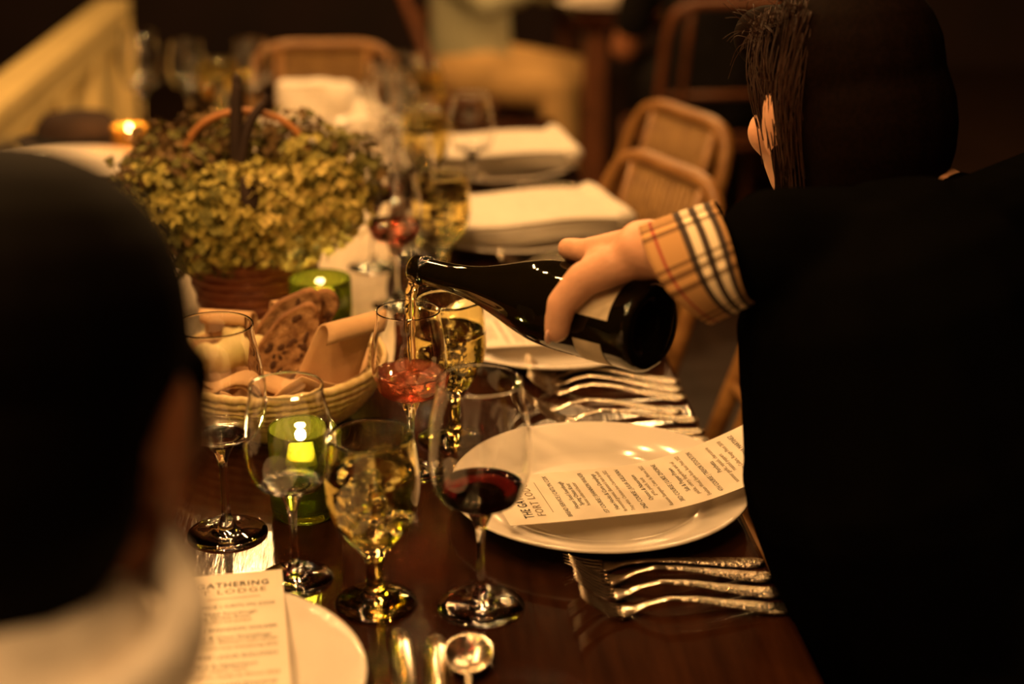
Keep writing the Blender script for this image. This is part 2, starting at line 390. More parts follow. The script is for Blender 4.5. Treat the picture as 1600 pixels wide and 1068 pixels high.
# ------------------------------------------------------------------ stemware
def wine_glass_meshes(h, zb, Rm, rim, rf, seg=56, stem=.0040, th=.0011):
    Hb = h-zb
    bowl = spline([(stem, zb-.014), (stem*1.5, zb-.006), (.40*Rm, zb+.015*1), (.74*Rm, zb+.15*Hb), (.94*Rm, zb+.30*Hb), (Rm, zb+.46*Hb), (.965*Rm, zb+.68*Hb), (.90*rim+.10*Rm, zb+.88*Hb), (rim, h-.0006)], 6)
    inner = [(max(r-th*(1.0 if z > zb+.02 else 1.4), 0), z+(.0035 if z < zb+.02 else 0)*max(0, 1-(z-zb)/.02)) for r, z in bowl if z > zb+.004]
    inner = [(r, z) for r, z in inner]
    zbot = inner[0][1]-.001
    foot = [(0, .0012), (rf*.6, .0006), (rf-.001, 0), (rf, .0008), (rf-.0004, .0018), (rf*.8, .0032), (rf*.5, .0050), (rf*.25, .0078), (.0075, .0125), (stem*1.15, .020)]
    stemp = [(stem*1.15, .020), (stem*.92, .034), (stem*.86, (zb+.02)*.5), (stem*.92, zb-.024), (stem, zb-.014)]
    bp = bowl+[(rim-th*.5, h)]+[(r, z) for r, z in reversed(inner)]+[(0, zbot)]
    return (MB().lathe(foot, seg).mesh('foot'), MB().lathe(stemp, seg).mesh('stem'), MB().lathe(bp, seg).mesh('bowl')), inner, zbot
def liquid_mesh(inner, zbot, level, seg=56, wave=0, seed=0, gap=.00035):
    pr = [(0, zbot-gap*.5)]+[(r+gap, z) for r, z in inner if z < level]
    rl = interp([(z, r) for r, z in inner], level); pr.append((rl+gap, level))
    mb = MB(); mb.lathe(pr+[(rl*.8, level), (rl*.6, level), (rl*.4, level), (rl*.2, level), (0, level)], seg)
    if wave:
        rnd = random.Random(seed); ph = [rnd.uniform(0, 6) for _ in range(4)]
        mb.v = [(x, y, z+(wave*(math.sin(160*x+ph[0])*math.cos(130*y+ph[1])+.6*math.sin(300*x+210*y+ph[2])) if z > level-1e-5 else 0)) for x, y, z in mb.v]
    return mb.mesh('wine')
WG = {}
def wine_glass(kind, label, x, y, fill=None, level=0, group='stemmed wine glasses on the table', wave=0):
    spec = {'red': (.214, .086, .0440, .0365, .0385), 'white': (.190, .080, .0395, .0325, .0340), 'small': (.180, .074, .0390, .0325, .0310)}[kind]
    if kind not in WG: WG[kind] = wine_glass_meshes(*spec)
    (f, s, b), inner, zbot = WG[kind]
    t = thing('wine_glass', label, 'wine glass', (x, y, TZ+base_z(x, y)), 0, group)
    link('foot', f, 'clear_glass', t); link('stem', s, 'clear_glass', t); link('bowl', b, 'clear_glass', t)
    if fill: link('wine', liquid_mesh(inner, zbot, level, wave=wave), fill, t)
    return t
wine_glass('red', 'tall wine glass holding a little dark red wine before the near right plate', .060, 1.188, 'red_wine', .1165)
wine_glass('white', 'empty clear wine glass in front of the lit green candle tumbler', -.105, 1.249)
wine_glass('red', 'empty wine glass half hidden by the seated man\'s head', -.176, 1.345)
rg = wine_glass('small', 'wine glass receiving pink wine poured from the bottle', .003, 1.473, 'rose_wine', .1130, wave=.0012)
wine_glass('white', 'wine glass of pink wine directly behind the bottle\'s mouth', -.012, 2.02, 'rose_still', .118)
wine_glass('red', 'wine glass of dark red wine behind the pink one, nearest the flowers', -.045, 2.20, 'red_wine', .118)
wine_glass('white', 'wine glass of dark red wine just right of another red one, behind the pink', .012, 2.26, 'red_wine', .122)
wine_glass('white', 'empty wine glass in front of the farthest napkin plate', .120, 2.56)
wine_glass('red', 'empty blurred wine glass between the flowers and the far goblets', -.010, 2.62)
wine_glass('white', 'empty wine glass farthest back on the right side of the table', .012, 2.98)
wine_glass('white', 'empty wine glass just left of the farthest right-side glass', -.030, 2.86)
wine_glass('red', 'blurred wine glass left of the far amber candle', -.52, 3.14)
wine_glass('white', 'blurred wine glass behind the flowers and dark twigs', -.30, 3.17)
wine_glass('white', 'blurred wine glass between the amber candle and the dark twigs', -.43, 3.17)

def goblet_meshes(seg=56):
    h, zb, Rm, rim, rf = .163, .056, .0405, .0360, .036; Hb = h-zb; th = .0022
    bowl = spline([(.0085, zb-.012), (.013, zb-.004), (.56*Rm, zb+.08*Hb), (.84*Rm, zb+.24*Hb), (.98*Rm, zb+.44*Hb), (Rm, zb+.60*Hb), (.96*Rm, zb+.82*Hb), (rim, h-.001)], 6)
    inner = [(max(r-th, 0), z+(.004 if z < zb+.012 else .001)) for r, z in bowl if z > zb+.004 and z < h-.002]
    zbot = inner[0][1]-.001
    foot = [(0, .002), (rf*.6, .001), (rf-.001, 0), (rf, .0015), (rf-.001, .0035), (rf*.7, .0060), (rf*.42, .0095), (.0105, .0135)]
    stemp = [(.0105, .0135), (.0082, .019), (.0078, .030), (.0082, zb-.016), (.0085, zb-.012)]
    bp = bowl+[(rim-th*.5, h)]+list(reversed(inner))+[(0, zbot)]
    return (MB().lathe(foot, seg).mesh('foot'), MB().lathe(stemp, seg).mesh('stem'), MB().lathe(bp, seg).mesh('bowl')), inner, zbot
GB, G_in, G_zb = goblet_meshes()
def ice(parent, seed):
    rnd = random.Random(seed)
    for k in range(5):
        a = k*1.3+rnd.uniform(0, .5); d = .014 if k < 4 else 0
        rot = Matrix.Rotation(rnd.uniform(0, 3), 3, 'X') @ Matrix.Rotation(rnd.uniform(0, 3), 3, 'Z')
        MB().rbox((d*math.cos(a), d*math.sin(a), .085+.008*k), (.017, .017, .017), .003, rot).build('ice_cube', 'clear_glass', parent)
def goblet(label, x, y, level=.128, with_ice=None):
    t = thing('water_goblet', label, 'goblet', (x, y, TZ+base_z(x, y)), 0, 'amber water goblets')
    link('foot', GB[0], 'amber_stem', t); link('stem', GB[1], 'amber_stem', t); link('bowl', GB[2], 'amber_glass', t)
    link('water', liquid_mesh(G_in, G_zb, level, wave=.0006, seed=3), 'water', t)
    if with_ice: ice(t, with_ice)
    return t
goblet('amber tinted goblet of water between the empty glass and the red wine', -.032, 1.199, .128, 3)
goblet('amber goblet of water behind the pink wine being poured', .046, 1.557, .128, 8)
goblet('amber goblet of water behind the bottle neck', .056, 2.115, .128, 5)
goblet('amber goblet of water blurred in front of the far napkin plate', .040, 2.56)
goblet('farthest amber goblet of water on the right side', .046, 2.96)
goblet('amber goblet of water behind the dark twigs at the far end', -.36, 3.10)

# wine stream falling into the glass
mb = MB(); pts = spline([(.0105, 1.4745, .9600), (.0060, 1.4750, .945), (.0050, 1.4745, .915), (.0055, 1.4740, .88), (.0060, 1.4735, .853)], 5)
mb.tube(pts, [.0068*(1-.55*i/(len(pts)-1))*(1+.12*math.sin(i*1.9)) for i in range(len(pts))], 12)
tag(mb.build('wine_stream', 'stream_wine'), 'thin stream of wine falling from the bottle into the glass', 'wine stream')

# ------------------------------------------------------------------ candle tumblers
def tumbler(label, x, y, h, r, lit, level=.035):
    t = thing('candle_tumbler', label, 'candle holder', (x, y, TZ+base_z(x, y)), 0, 'green glass candle tumblers')
    th = .0028
    pr = [(0, .0), (r*.86, 0), (r*.93, .002), (r*.97, .010), (r, h*.5), (r*1.0, h-.002), (r-th*.5, h), (r-th, h-.002), (r-th, h*.5), (r*.97-th, .014), (r*.86-th, .009), (0, .008)]
    MB().lathe(pr, 56).build('tumbler', 'green_glass', t)
    MB().lathe([(0, .0075), (r*.86-th+.0003, .0085), (r*.97-th+.0003, .0145), (r-th+.0003, level), (0, level)], 40).build('water', 'tumbler_water', t)
    rc = r*.56; lv = level+.008
    w = MB().lathe([(0, level-.006), (rc*.9, level-.006), (rc, level-.003), (rc, lv-.001), (rc*.95, lv), (rc*.3, lv-.0012), (0, lv-.0012)], 32).build('candle', 'wax', t)
    MB().tube([(0, 0, lv-.002), (.0003, 0, lv+.002), (.0008, 0, lv+.006)], .0007, 6).build('wick', 'wick', w)
    MB().lathe([(0, lv+.003), (.0024, lv+.006), (.0030, lv+.010), (.0018, lv+.016), (0, lv+.023)], 14).build('flame', 'flame', t)
    l = bpy.data.lights.new('candle_flame', 'POINT'); l.energy = .085; l.color = (1, .62, .22); l.shadow_soft_size = .006
    o = bpy.data.objects.new('candle_flame', l); o.location = (x, y, TZ+lv+.026); COL.objects.link(o)
    return t
tumbler('lit green glass candle tumbler behind the empty wine glass', -.104, 1.386, .092, .0345, True, .050)
tumbler('green glass candle tumbler behind the bread basket', -.108, 1.885, .085, .040, True, .040)
t = thing('votive_candle', 'small glowing amber candle at the far left of the flowers', 'candle', (-.52, 2.96, TZ+.0002))
MB().lathe([(0, 0), (.028, 0), (.031, .01), (.033, .06), (.031, .06), (.029, .012), (0, .008)], 32).build('votive_cup', 'amber_votive', t)
w = MB().lathe([(0, .009), (.027, .009), (.028, .03), (0, .031)], 24).build('wax', 'wax', t)
MB().lathe([(0, .032), (.004, .040), (.005, .046), (.003, .054), (0, .064)], 12).build('flame', 'flame', t)
l = bpy.data.lights.new('votive_flame', 'POINT'); l.energy = .3; l.color = (1, .5, .13); l.shadow_soft_size = .006
o = bpy.data.objects.new('votive_flame', l); o.location = (-.52, 2.96, TZ+.072); COL.objects.link(o)

# ------------------------------------------------------------------ bottle (mouth -> base along its axis)
BM = V((.011, 1.473, .973)); BB = V((.217, 1.258, .980)); BA = (BB-BM); BL = BA.length; BA.normalize()
BN = V((-.722, -.69, 0)); BN = (BN-BA*BN.dot(BA)).normalized(); BU = BN.cross(BA)
if BU.z < 0: BU = -BU
def bp(t, ph, rho):
    a = R(ph); return BM+BA*(BL*t)+BU*(rho*math.cos(a))-BN*(rho*math.sin(a))
def brad(s): return interp(BPROF, s)
BPROF = [(z, r) for r, z in spline([(.0135, .020), (.0138, .040), (.0150, .065), (.0185, .090), (.0255, .118), (.0335, .146), (.0390, .170), (.0410, .192), (.0412, .215), (.0412, .270), (.0408, .290), (.0370, .2965)], 5)]
bt = thing('wine_bottle', 'dark green wine bottle held on its side, pouring', 'bottle', BM)
fr = Matrix((BU.cross(BA), BU, BA)).transposed()
if fr.determinant() < 0: fr = Matrix((-(BU.cross(BA)), BU, BA)).transposed()
bt.rotation_euler = fr.to_euler()
th = .0032
outer = [(r, z) for z, r in BPROF]
body = [(.0112, .0), (.0135, .0005), (.0148, .003)] + [(.0150, .010), (.0155, .012), (.0155, .0165), (.0145, .018)] + outer + [(.030, BL), (.020, BL-.010), (0, BL-.022)]
inn = [(0, BL-.028), (.022, BL-.016), (.034, BL-.008)] + [(max(r-th, .0095), z) for r, z in reversed(outer[:-6])] + [(.0095, .015), (.0098, .0)]
k = 7
MB().lathe([(.0098, 0)]+body[:k], 48).build('lip', 'bottle_glass', bt)
MB().lathe(body[k-1:]+inn, 56).build('glass_body', 'bottle_glass', bt)
wr = [(max(r-th+.0003, .0095), z) for r, z in outer[:-6]]
MB().lathe([(0, .03)]+[q for q in wr if q[1] > .03]+[(.034, BL-.0085), (.022, BL-.0165), (0, BL-.0285)], 40).build('wine', 'stream_wine', bt)
def wrap_patch(name, t0, t1, a0, a1, mat):
    mb = MB(); nu, nv = 8, 24; vs = []; fs = []
    for off in (.00025, .0006):
        for i in range(nu+1):
            s = BL*(t0+(t1-t0)*i/nu); rr = brad(s)+off
            for j in range(nv+1):
                a = R(a0+(a1-a0)*j/nv)
                p = bp(s/BL, math.degrees(a), rr)-BM; vs.append(fr.transposed() @ p)
    n2 = (nu+1)*(nv+1)
    for i in range(nu):
        for j in range(nv):
            a = i*(nv+1)+j; fs.append((a, a+1, a+nv+2, a+nv+1)); fs.append((n2+a, n2+a+nv+1, n2+a+nv+2, n2+a+1))
    return mb.add(vs, fs).build(name, mat, bt)
wrap_patch('label', .80, .93, -8, -72, 'label_paper')
wrap_patch('label', .80, .905, -104, -150, 'label_paper')

# ------------------------------------------------------------------ forks and cutlery
def fork_meshes(zs=1.0):
    # local: handle tip at x=0, tines toward -x
    zt = [(0, .0022), (.02, .0028), (.05, .0075), (.085, .0135), (.11, .0150), (.128, .0105), (.140, .0048), (.152, .0032)]
    wt = [(0, .004), (.004, .0085), (.012, .0108), (.03, .0098), (.07, .0058), (.10, .0036), (.125, .0032), (.135, .0050), (.145, .0105), (.152, .0122)]
    xs = [i*.152/46 for i in range(47)]
    mb = MB(); vs = []; fs = []
    for x in xs:
        w = interp(wt, x); z = interp(zt, x)*zs+.0001; h = .0011+.0006*(1-x/.152)
        vs += [(-x, -w, z-.0003), (-x, -w*.7, z+h), (-x, w*.7, z+h), (-x, w, z-.0003), (-x, w*.7, z-h), (-x, -w*.7, z-h)]
    for i in range(46):
        for k in range(6): fs.append((6*i+k, 6*i+(k+1) % 6, 6*i+6+(k+1) % 6, 6*i+6+k))
    cut = 30
    hv = vs; hf = [f for f in fs if max(f) < 6*(cut+1)]; nf = [f for f in fs if min(f) >= 6*cut]
    hf.append((0, 1, 2, 3, 4, 5)); nf.append(tuple(6*46+k for k in reversed(range(6))))
    handle = MB().add(hv, hf); head = MB().add(hv, nf)
    for k in range(4):
        y = -.0093+.0062*k
        pts = [(-.150, y, .0036*zs), (-.158, y*1.0, .0048*zs), (-.168, y*.98, .0100*zs), (-.178, y*.96, .0175*zs), (-.187, y*.95, .0260*zs)]
        head.tube(pts, [.0022, .0020, .0017, .0014, .0007], 6, .8)
    return handle.mesh('handle'), head.mesh('tines')
FK = fork_meshes(); FKF = fork_meshes(.42)
def fork(label, x, y, rz, ms=FK, group='forks laid in rows by the right table edge'):
    t = thing('dinner_fork', label, 'fork', (x, y, TZ+.0006), rz, group)
    link('handle', ms[0], 'hammered_silver', t); link('tines', ms[1], 'silver', t)
    return t
for i, (x, y, rz, lab) in enumerate(((.331, 1.160, -1, 'silver fork nearest the camera, first of the four-fork row'), (.329, 1.188, -2, 'second fork from the camera in the four-fork row'),
        (.328, 1.217, -1, 'third fork from the camera in the four-fork row'), (.326, 1.247, -1, 'fourth fork of the near row, closest to the near plate'))): fork(lab, x, y, R(rz), FK if i < 3 else FKF)
for x, y, rz, lab in ((.327, 1.700, -12, 'farthest of the forks under the bottle base'), (.326, 1.674, -12, 'second farthest fork under the bottle base'), (.326, 1.648, -11, 'third farthest fork under the bottle base'),
        (.314, 1.608, -7, 'fork lying just beyond the near right plate with shorter visible handle'), (.328, 1.583, -3, 'bright fork touching the far rim of the near right plate')): fork(lab, x, y, R(rz))
for x, y, lab in ((.329, 1.553, 'flat fork handle showing first beyond the near plate rim'), (.330, 1.530, 'flat fork handle second beyond the near plate rim'), (.331, 1.507, 'flat fork handle just above the menu\'s curled end')): fork(lab, x, y, R(4), FKF)
for x, y, lab in ((.325, 2.15, 'blurred fork between the napkin plate and the hidden plate'), (.325, 2.18, 'second blurred fork below the nearer napkin plate'),
                  (.325, 2.62, 'blurred fork between the two napkin plates, near one'), (.325, 2.655, 'blurred fork between the two napkin plates, far one')): fork(lab, x, y, R(-6))
def knife(label, x, y, rz):
    t = thing('table_knife', label, 'knife', (x, y, TZ+.0004), rz, 'cutlery beside the near left plate')
    mb = MB(); vs = []; fs = []
    prof = [(0, .003, .0), (.006, .0075, 0), (.02, .0098, .0), (.06, .0105, 0), (.10, .0095, 0), (.115, .0065, 0)]
    for d, w, _ in prof: vs += [(-w, -d, .0002), (w, -d, .0002), (w*.9, -d, .0016), (-w, -d, .0026)]
    n = len(prof)
    for i in range(n-1):
        for k in range(4): fs.append((4*i+k, 4*i+(k+1) % 4, 4*i+4+(k+1) % 4, 4*i+4+k))
    fs += [(0, 1, 2, 3), tuple(4*(n-1)+k for k in (3, 2, 1, 0))]
    mb.add(vs, fs).build('blade', 'silver', t)
    MB().tube([(0, -.112-.012*i, .0042) for i in range(10)], [.0045, .0052, .0058, .0063, .0068, .0074, .0080, .0084, .0080, .005], 10, .5).build('handle', 'hammered_silver', t)
    return t
knife('table knife with golden reflections right of the left plate', -.012, 1.152, R(3))
knife('table knife beside the spoon', .020, 1.140, R(-2))
t = thing('soup_spoon', 'silver spoon right of the two knives at the bottom edge', 'spoon', (.045, 1.098, TZ+.0004), R(-3))
mb = MB(); vs = []; fs = []; n, m_ = 10, 24
for side in (0, 1):
    for i in range(n+1):
        rr = i/n
        for k in range(m_):
            a = 2*math.pi*k/m_; x = .0205*rr*math.cos(a); y = .030*rr*math.sin(a)*(1.0 if math.sin(a) > 0 else 1.12)
            vs.append((x, y, .0012+.0075*rr*rr+(.0012 if side == 0 else 0)))
N2 = (n+1)*m_
for i in range(n):
    for k in range(m_):
        a = i*m_+k; b = i*m_+(k+1) % m_
        fs.append((a, b, b+m_, a+m_)); fs.append((N2+a, N2+a+m_, N2+b+m_, N2+b))
for k in range(m_): fs.append((n*m_+k, n*m_+(k+1) % m_, N2+n*m_+(k+1) % m_, N2+n*m_+k))
mb.add(vs, fs).build('spoon_bowl', 'silver', t)
MB().tube(spline([(0, -.031, .0085), (0, -.05, .0130), (0, -.09, .0125), (0, -.13, .0060), (0, -.15, .0042)], 4), [.0032]*4+[.0034]*4+[.005]*4+[.0085]*4+[.006], 10, .45).build('handle', 'hammered_silver', t)

# ------------------------------------------------------------------ bread basket
BX, BY = -.150, 1.625
t = thing('bread_basket', 'round coiled willow basket holding bread and a tan napkin', 'basket', (BX, BY, TZ+.0003))
nc = 11
for k in range(nc):
    u = k/(nc-1); r = .066+.056*math.sin(u*math.pi/2)**1.0; z = .0045+.068*u**1.15
    pts = [(r*math.cos(a*math.pi/36), r*math.sin(a*math.pi/36), z+.0007*math.sin(a*3.1+k)) for a in range(72)]
    MB().tube(pts, .0044 if k < nc-1 else .0052, 8, closed=True).build('coil', 'willow', t)
MB().lathe([(0, .001), (.064, .001), (.068, .005), (.064, .007), (0, .006)], 40).build('basket_base', 'willow', t)
mb = MB()
for k in range(40):
    a = k*2*math.pi/40; mb.rbox((.1225*math.cos(a)*1.028, .1225*math.sin(a)*1.028, .0725), (.0008, .006, .0012), .0002, Matrix.Rotation(a, 3, 'Z'))
st = mb.build('rim_stitches', 'stitch', t, False); st['kind'] = 'stuff'
# napkin lining the basket: draped sheet plus standing folds
nk = thing('basket_napkin', 'tan linen napkin folded around the bread in the basket', 'napkin', (BX, BY, TZ+.006))
def sheet(name, grid, th, mat, parent):
    nu, nv = len(grid), len(grid[0]); vs = []; fs = []
    P = [[V(p) for p in row] for row in grid]
    for side in (0, 1):
        for i in range(nu):
            for j in range(nv):
                du = P[min(i+1, nu-1)][j]-P[max(i-1, 0)][j]; dv = P[i][min(j+1, nv-1)]-P[i][max(j-1, 0)]
                nn = du.cross(dv); nn = nn.normalized() if nn.length > 1e-9 else V((0, 0, 1))
                vs.append(P[i][j]+nn*(th/2 if side else -th/2))
    n2 = nu*nv
    for i in range(nu-1):
        for j in range(nv-1):
            a = i*nv+j; fs.append((a, a+1, a+nv+1, a+nv)); fs.append((n2+a, n2+a+nv, n2+a+nv+1, n2+a+1))
    for i in range(nu-1):
        for j in (0, nv-1):
            a = i*nv+j; fs.append((a, a+nv, n2+a+nv, n2+a))
    for j in range(nv-1):
        for i in (0, nu-1):
            a = i*nv+j; fs.append((a, a+1, n2+a+1, n2+a))
    return MB().add(vs, fs).build(name, mat, parent)
g = []
for i in range(15):                                         # lining
    row = []
    for j in range(33):
        a = 2*math.pi*j/32; r = .108*i/14; z = .004+.066*(i/14)**2.2+(.010*math.sin(a*5+1)+.005*math.sin(a*9))*(i/14)**2
        row.append((r*math.cos(a), r*math.sin(a), z))
    g.append(row)
sheet('napkin_lining', g, .0016, 'tan_linen', nk)
def standing_fold(base, wdir, wid, lean, hgt, curl, twist=0.0):
    """a strip of folded cloth rising from base, its top edge rolled over"""
    base = V(base); w = V(wdir).normalized(); ln = V(lean); g = []
    up = (V((0, 0, 1))+ln).normalized(); back = w.cross(up).normalized()
    n = 18
    for i in range(n+1):
        u = i/n; row = []
        if u < .62: c = base+up*(hgt*u/.62)
        else:
            a = (u-.62)/.38*R(200); c = base+up*(hgt+curl*math.sin(a))+back*(curl*(1-math.cos(a)))
        for j in range(7):
            v = j/6-.5; row.append(c+w*(wid*v*(1-.18*u))+back*(.006*math.sin(3*v+twist)*(1-u)))
        g.append(row)
    return sheet('standing_fold', g, .0022, 'tan_linen', nk)
standing_fold((.050, -.044, .030), (.86, .34, .12), .078, (.40, .04, 0), .098, .013)
standing_fold((-.045, .062, .040), (.95, -.2, 0), .075, (-.12, .10, 0), .056, .010)
standing_fold((.012, .070, .040), (.9, .3, 0), .050, (.05, .12, 0), .064, .010)
standing_fold((-.090, .005, .034), (.3, .9, 0), .070, (-.35, 0, 0), .030, .010)
g = []
for i in range(13):                                         # front flap lying over the basket's near side
    row = []
    for j in range(15):
        u = i/12; v = j/14-.5
        row.append((-.035+.16*v, -.025-.068*u, .072-.030*(1-u)**2+.010*math.sin(7*v+2*u)-.010*u*u+.004*math.sin(16*v)))
    g.append(row)
sheet('front_flap', g, .002, 'tan_linen', nk)
g = []
for i in range(9):
    row = []
    for j in range(13):
        u = i/8; v = j/12-.5
        row.append((-.02+.13*v, -.045-.052*u, .082-.02*(1-u)**2+.007*math.sin(9*v+1+u)-.012*u*u))
    g.append(row)
sheet('front_flap', g, .002, 'tan_linen', nk)
def bread_slice(label, loc, rot, w, h, d, seed):
    rnd = random.Random(seed)
    t = thing('bread_slice', label, 'bread', loc, 0, 'slices of dark sourdough'); t.rotation_euler = rot
    n = 30; outl = []
    for k in range(n):
        a = 2*math.pi*k/n; s = 1+.05*math.sin(3*a+seed)+.03*math.sin(7*a)
        outl.append((w*math.cos(a)*s, h*(math.sin(a) if math.sin(a) > 0 else math.sin(a)*.75)*s))
    vs = []; fs = []
    for q, (sc, y) in enumerate(((.93, -d/2), (1.0, -d*.36), (1.0, d*.36), (.93, d/2))): vs += [(x*sc, y, z*sc) for x, z in outl]
    for i in range(3):
        for k in range(n): fs.append((i*n+k, i*n+(k+1) % n, (i+1)*n+(k+1) % n, (i+1)*n+k))
    MB().add(vs, fs).build('crust', 'crust', t)
    for sgn in (-1, 1):
        vs = []; fs = []; rings = 9
        for i in range(rings+1):
            rr = i/rings
            for k in range(n):
                x, z = outl[k]; hb = -abs(rnd.gauss(0, .0014)) if 0 < i < rings else 0
                vs.append((x*.935*rr, sgn*(d/2+.0002+hb), z*.935*rr))
        for i in range(rings):
            for k in range(n): fs.append((i*n+k, i*n+(k+1) % n, (i+1)*n+(k+1) % n, (i+1)*n+k))
        c = MB().add(vs, fs).build('crumb', 'crumb', t)
        mb = MB()
        for _ in range(26):
            a = rnd.uniform(0, 6.28); q = rnd.uniform(.1, .78)
            mb.ell((w*q*math.cos(a), sgn*(d/2-.0002), h*.9*q*math.sin(a)), (rnd.uniform(.002, .0068), .0010, rnd.uniform(.0014, .0034)), Matrix.Rotation(rnd.uniform(-.6, .6), 3, 'Y'), 8)
        hh = mb.build('air_holes', 'crumb_hole', c); hh['kind'] = 'stuff'
    return t
bread_slice('dark seeded sourdough slice leaning at the front of the basket', (BX+.020, BY+.004, TZ+.087), (R(-20), R(-52), R(22)), .052, .031, .018, 1)
bread_slice('darker sourdough slice standing behind the front slice', (BX+.018, BY+.034, TZ+.094), (R(-16), R(-52), R(18)), .054, .033, .018, 2)
bread_slice('sourdough slice standing behind, beside the folded napkin tip', (BX+.036, BY+.056, TZ+.096), (R(-12), R(-46), R(12)), .048, .030, .016, 3)
def roll(label, loc, s, seed):
    mb = MB()
    for k in range(4):
        mb.ell((.016*(k-1.5), .003*math.sin(k*2+seed), .002*math.cos(k*3)), (.015, .021, .017), Matrix.Rotation(.5, 3, 'Z'), 14)
    mb.cap((-.03, -.006, .006), .007, (.028, .010, .010), .007)
    o = mb.blob('bread_roll', 'roll_crust', None, .003, 3); o.location = loc; o.rotation_euler = (0, 0, R(seed*40)); o.scale = (s, s, s)
    return tag(o, label, 'bread', 'pale bread rolls')
roll('pale knotted bread roll at the left of the basket', (BX-.050, BY-.004, TZ+.082), 1.05, 1)
roll('pale bread roll tucked behind the other roll', (BX-.030, BY+.030, TZ+.080), 1.0, 3)

# ------------------------------------------------------------------ flower basket
FX, FY = -.205, 2.02
t = thing('flower_basket', 'reddish-brown woven wood basket holding the dried hydrangeas', 'basket', (FX, FY, TZ+.0030))
for k in range(7):
    u = k/6; r = .070+.018*u; z = .006+.0125*k
    pts = [((r+.0016*math.cos(a*math.pi*.5+k*math.pi))*math.cos(a*math.pi/24), (r+.0016*math.cos(a*math.pi*.5+k*math.pi))*math.sin(a*math.pi/24), z) for a in range(48)]
    MB().tube(pts, .0066, 6, .5 if False else 1, closed=True).build('weave_band', 'basket_wood', t)
MB().lathe([(0, .0), (.066, 0), (.083, .082), (.080, .082), (.062, .004), (0, .004)], 36).build('basket_body', 'basket_wood', t)
MB().tube(spline([(-.088, 0, .07), (-.092, 0, .16), (-.066, 0, .245), (0, 0, .272), (.066, 0, .245), (.092, 0, .16), (.088, 0, .07)], 6), .0048, 8).build('handle', 'vine', t)
def floret_mesh(seed):
    rnd = random.Random(seed); mb = MB()
    for k in range(4):
        a = k*math.pi/2+rnd.uniform(-.2, .2); c, s = math.cos(a), math.sin(a); L = rnd.uniform(.0058, .0082); w = L*.46; up = rnd.uniform(.001, .004)
        loc = [(0, 0, 0), (L*.55, -w, up*.6), (L, 0, up), (L*.55, w, up*.6)]
        mb.add([(x*c-y*s, x*s+y*c, z) for x, y, z in loc], [(0, 1, 2), (0, 2, 3)])
    return mb
FL = [floret_mesh(k) for k in range(6)]
HEADS = [(-.105, -.085, .120, .062, 'petal_olive', 'front left'), (-.035, -.120, .112, .060, 'petal_olive', 'front centre-left'), (.040, -.118, .120, .060, 'petal_yellow', 'front centre-right'),
 (.110, -.080, .125, .058, 'petal_yellow', 'front right'), (-.150, -.020, .165, .058, 'petal_brown', 'far left side'), (-.085, -.055, .195, .050, 'petal_brown', 'upper left'),
 (-.020, -.070, .175, .045, 'petal_yellow', 'upper centre, in a pale tuft'), (.100, -.030, .200, .055, 'petal_olive', 'upper right'), (.145, -.005, .155, .050, 'petal_green', 'far right side'),
 (.065, .060, .220, .050, 'petal_brown', 'back right'), (-.055, .060, .225, .050, 'petal_brown', 'back left'), (-.130, .070, .200, .050, 'petal_brown', 'rear far left'), (.0, .1, .20, .05, 'petal_green', 'rear centre'),
 (-.075, -.135, .085, .042, 'petal_green', 'lowest front left, over the basket rim'), (.075, -.125, .088, .042, 'petal_olive', 'lowest front right, over the basket rim'), (.120, -.07, .165, .045, 'petal_olive', 'right middle')]
for i, (hx, hy, hz, hr, mat, where) in enumerate(HEADS):
    rnd = random.Random(50+i); hx *= .90; hy *= .80; hz = .055+hz*.86 if hz < .16 else hz*.94; c = V((0, 0, 0))
    t = thing('hydrangea_flower', 'dried hydrangea head at the %s of the bouquet' % where, 'flower', (FX+hx, FY+hy, TZ+hz), 0, 'dried hydrangeas in the basket')
    vs = []; fs = []; mb = MB(); mb2 = MB(); nfl = int(330*(hr/.05)**2)
    for k in range(nfl):
        z = 1-2*(k+.5)/nfl; a = k*2.39996; rr = math.sqrt(max(0, 1-z*z))
        d = V((rr*math.cos(a), rr*math.sin(a), z)); d = (d+V((rnd.gauss(0, .12), rnd.gauss(0, .12), rnd.gauss(0, .12)))).normalized()
        bump = 1+.16*math.sin(5*d.x+i)*math.sin(6*d.y+2*i)+.10*math.sin(9*d.z)
        p = d*hr*bump*rnd.uniform(.82, 1.08)
        q = (d+V((rnd.gauss(0, .45), rnd.gauss(0, .45), rnd.gauss(0, .45)))).to_track_quat('Z', 'Y').to_matrix()
        sc = rnd.uniform(.8, 1.35); F = FL[k % 6]
        (mb if rnd.random() < .7 else mb2).add([p+(q @ V(v))*sc for v in F.v], F.f)
    o = mb.build('florets', mat, t, False); o['kind'] = 'stuff'
    o = mb2.build('florets', {'petal_olive': 'petal_green', 'petal_yellow': 'petal_olive', 'petal_brown': 'petal_green', 'petal_green': 'petal_brown'}[mat], t, False); o.name = 'florets'; o['kind'] = 'stuff'
    st = V((-hx*.72, -hy*.72, .035-hz)); mb = MB()
    mb.tube(spline([st, st*.55+V((0, 0, .01)), (0, 0, 0)], 5), .0022, 6)
    for _ in range(12):
        d = V((rnd.gauss(0, 1), rnd.gauss(0, 1), rnd.gauss(.4, .8))).normalized()*hr*.85; mb.tube([(0, 0, 0), d*.5+V((0, 0, .003)), d], .0009, 4)
    mb.build('stem', 'stem_green', t)
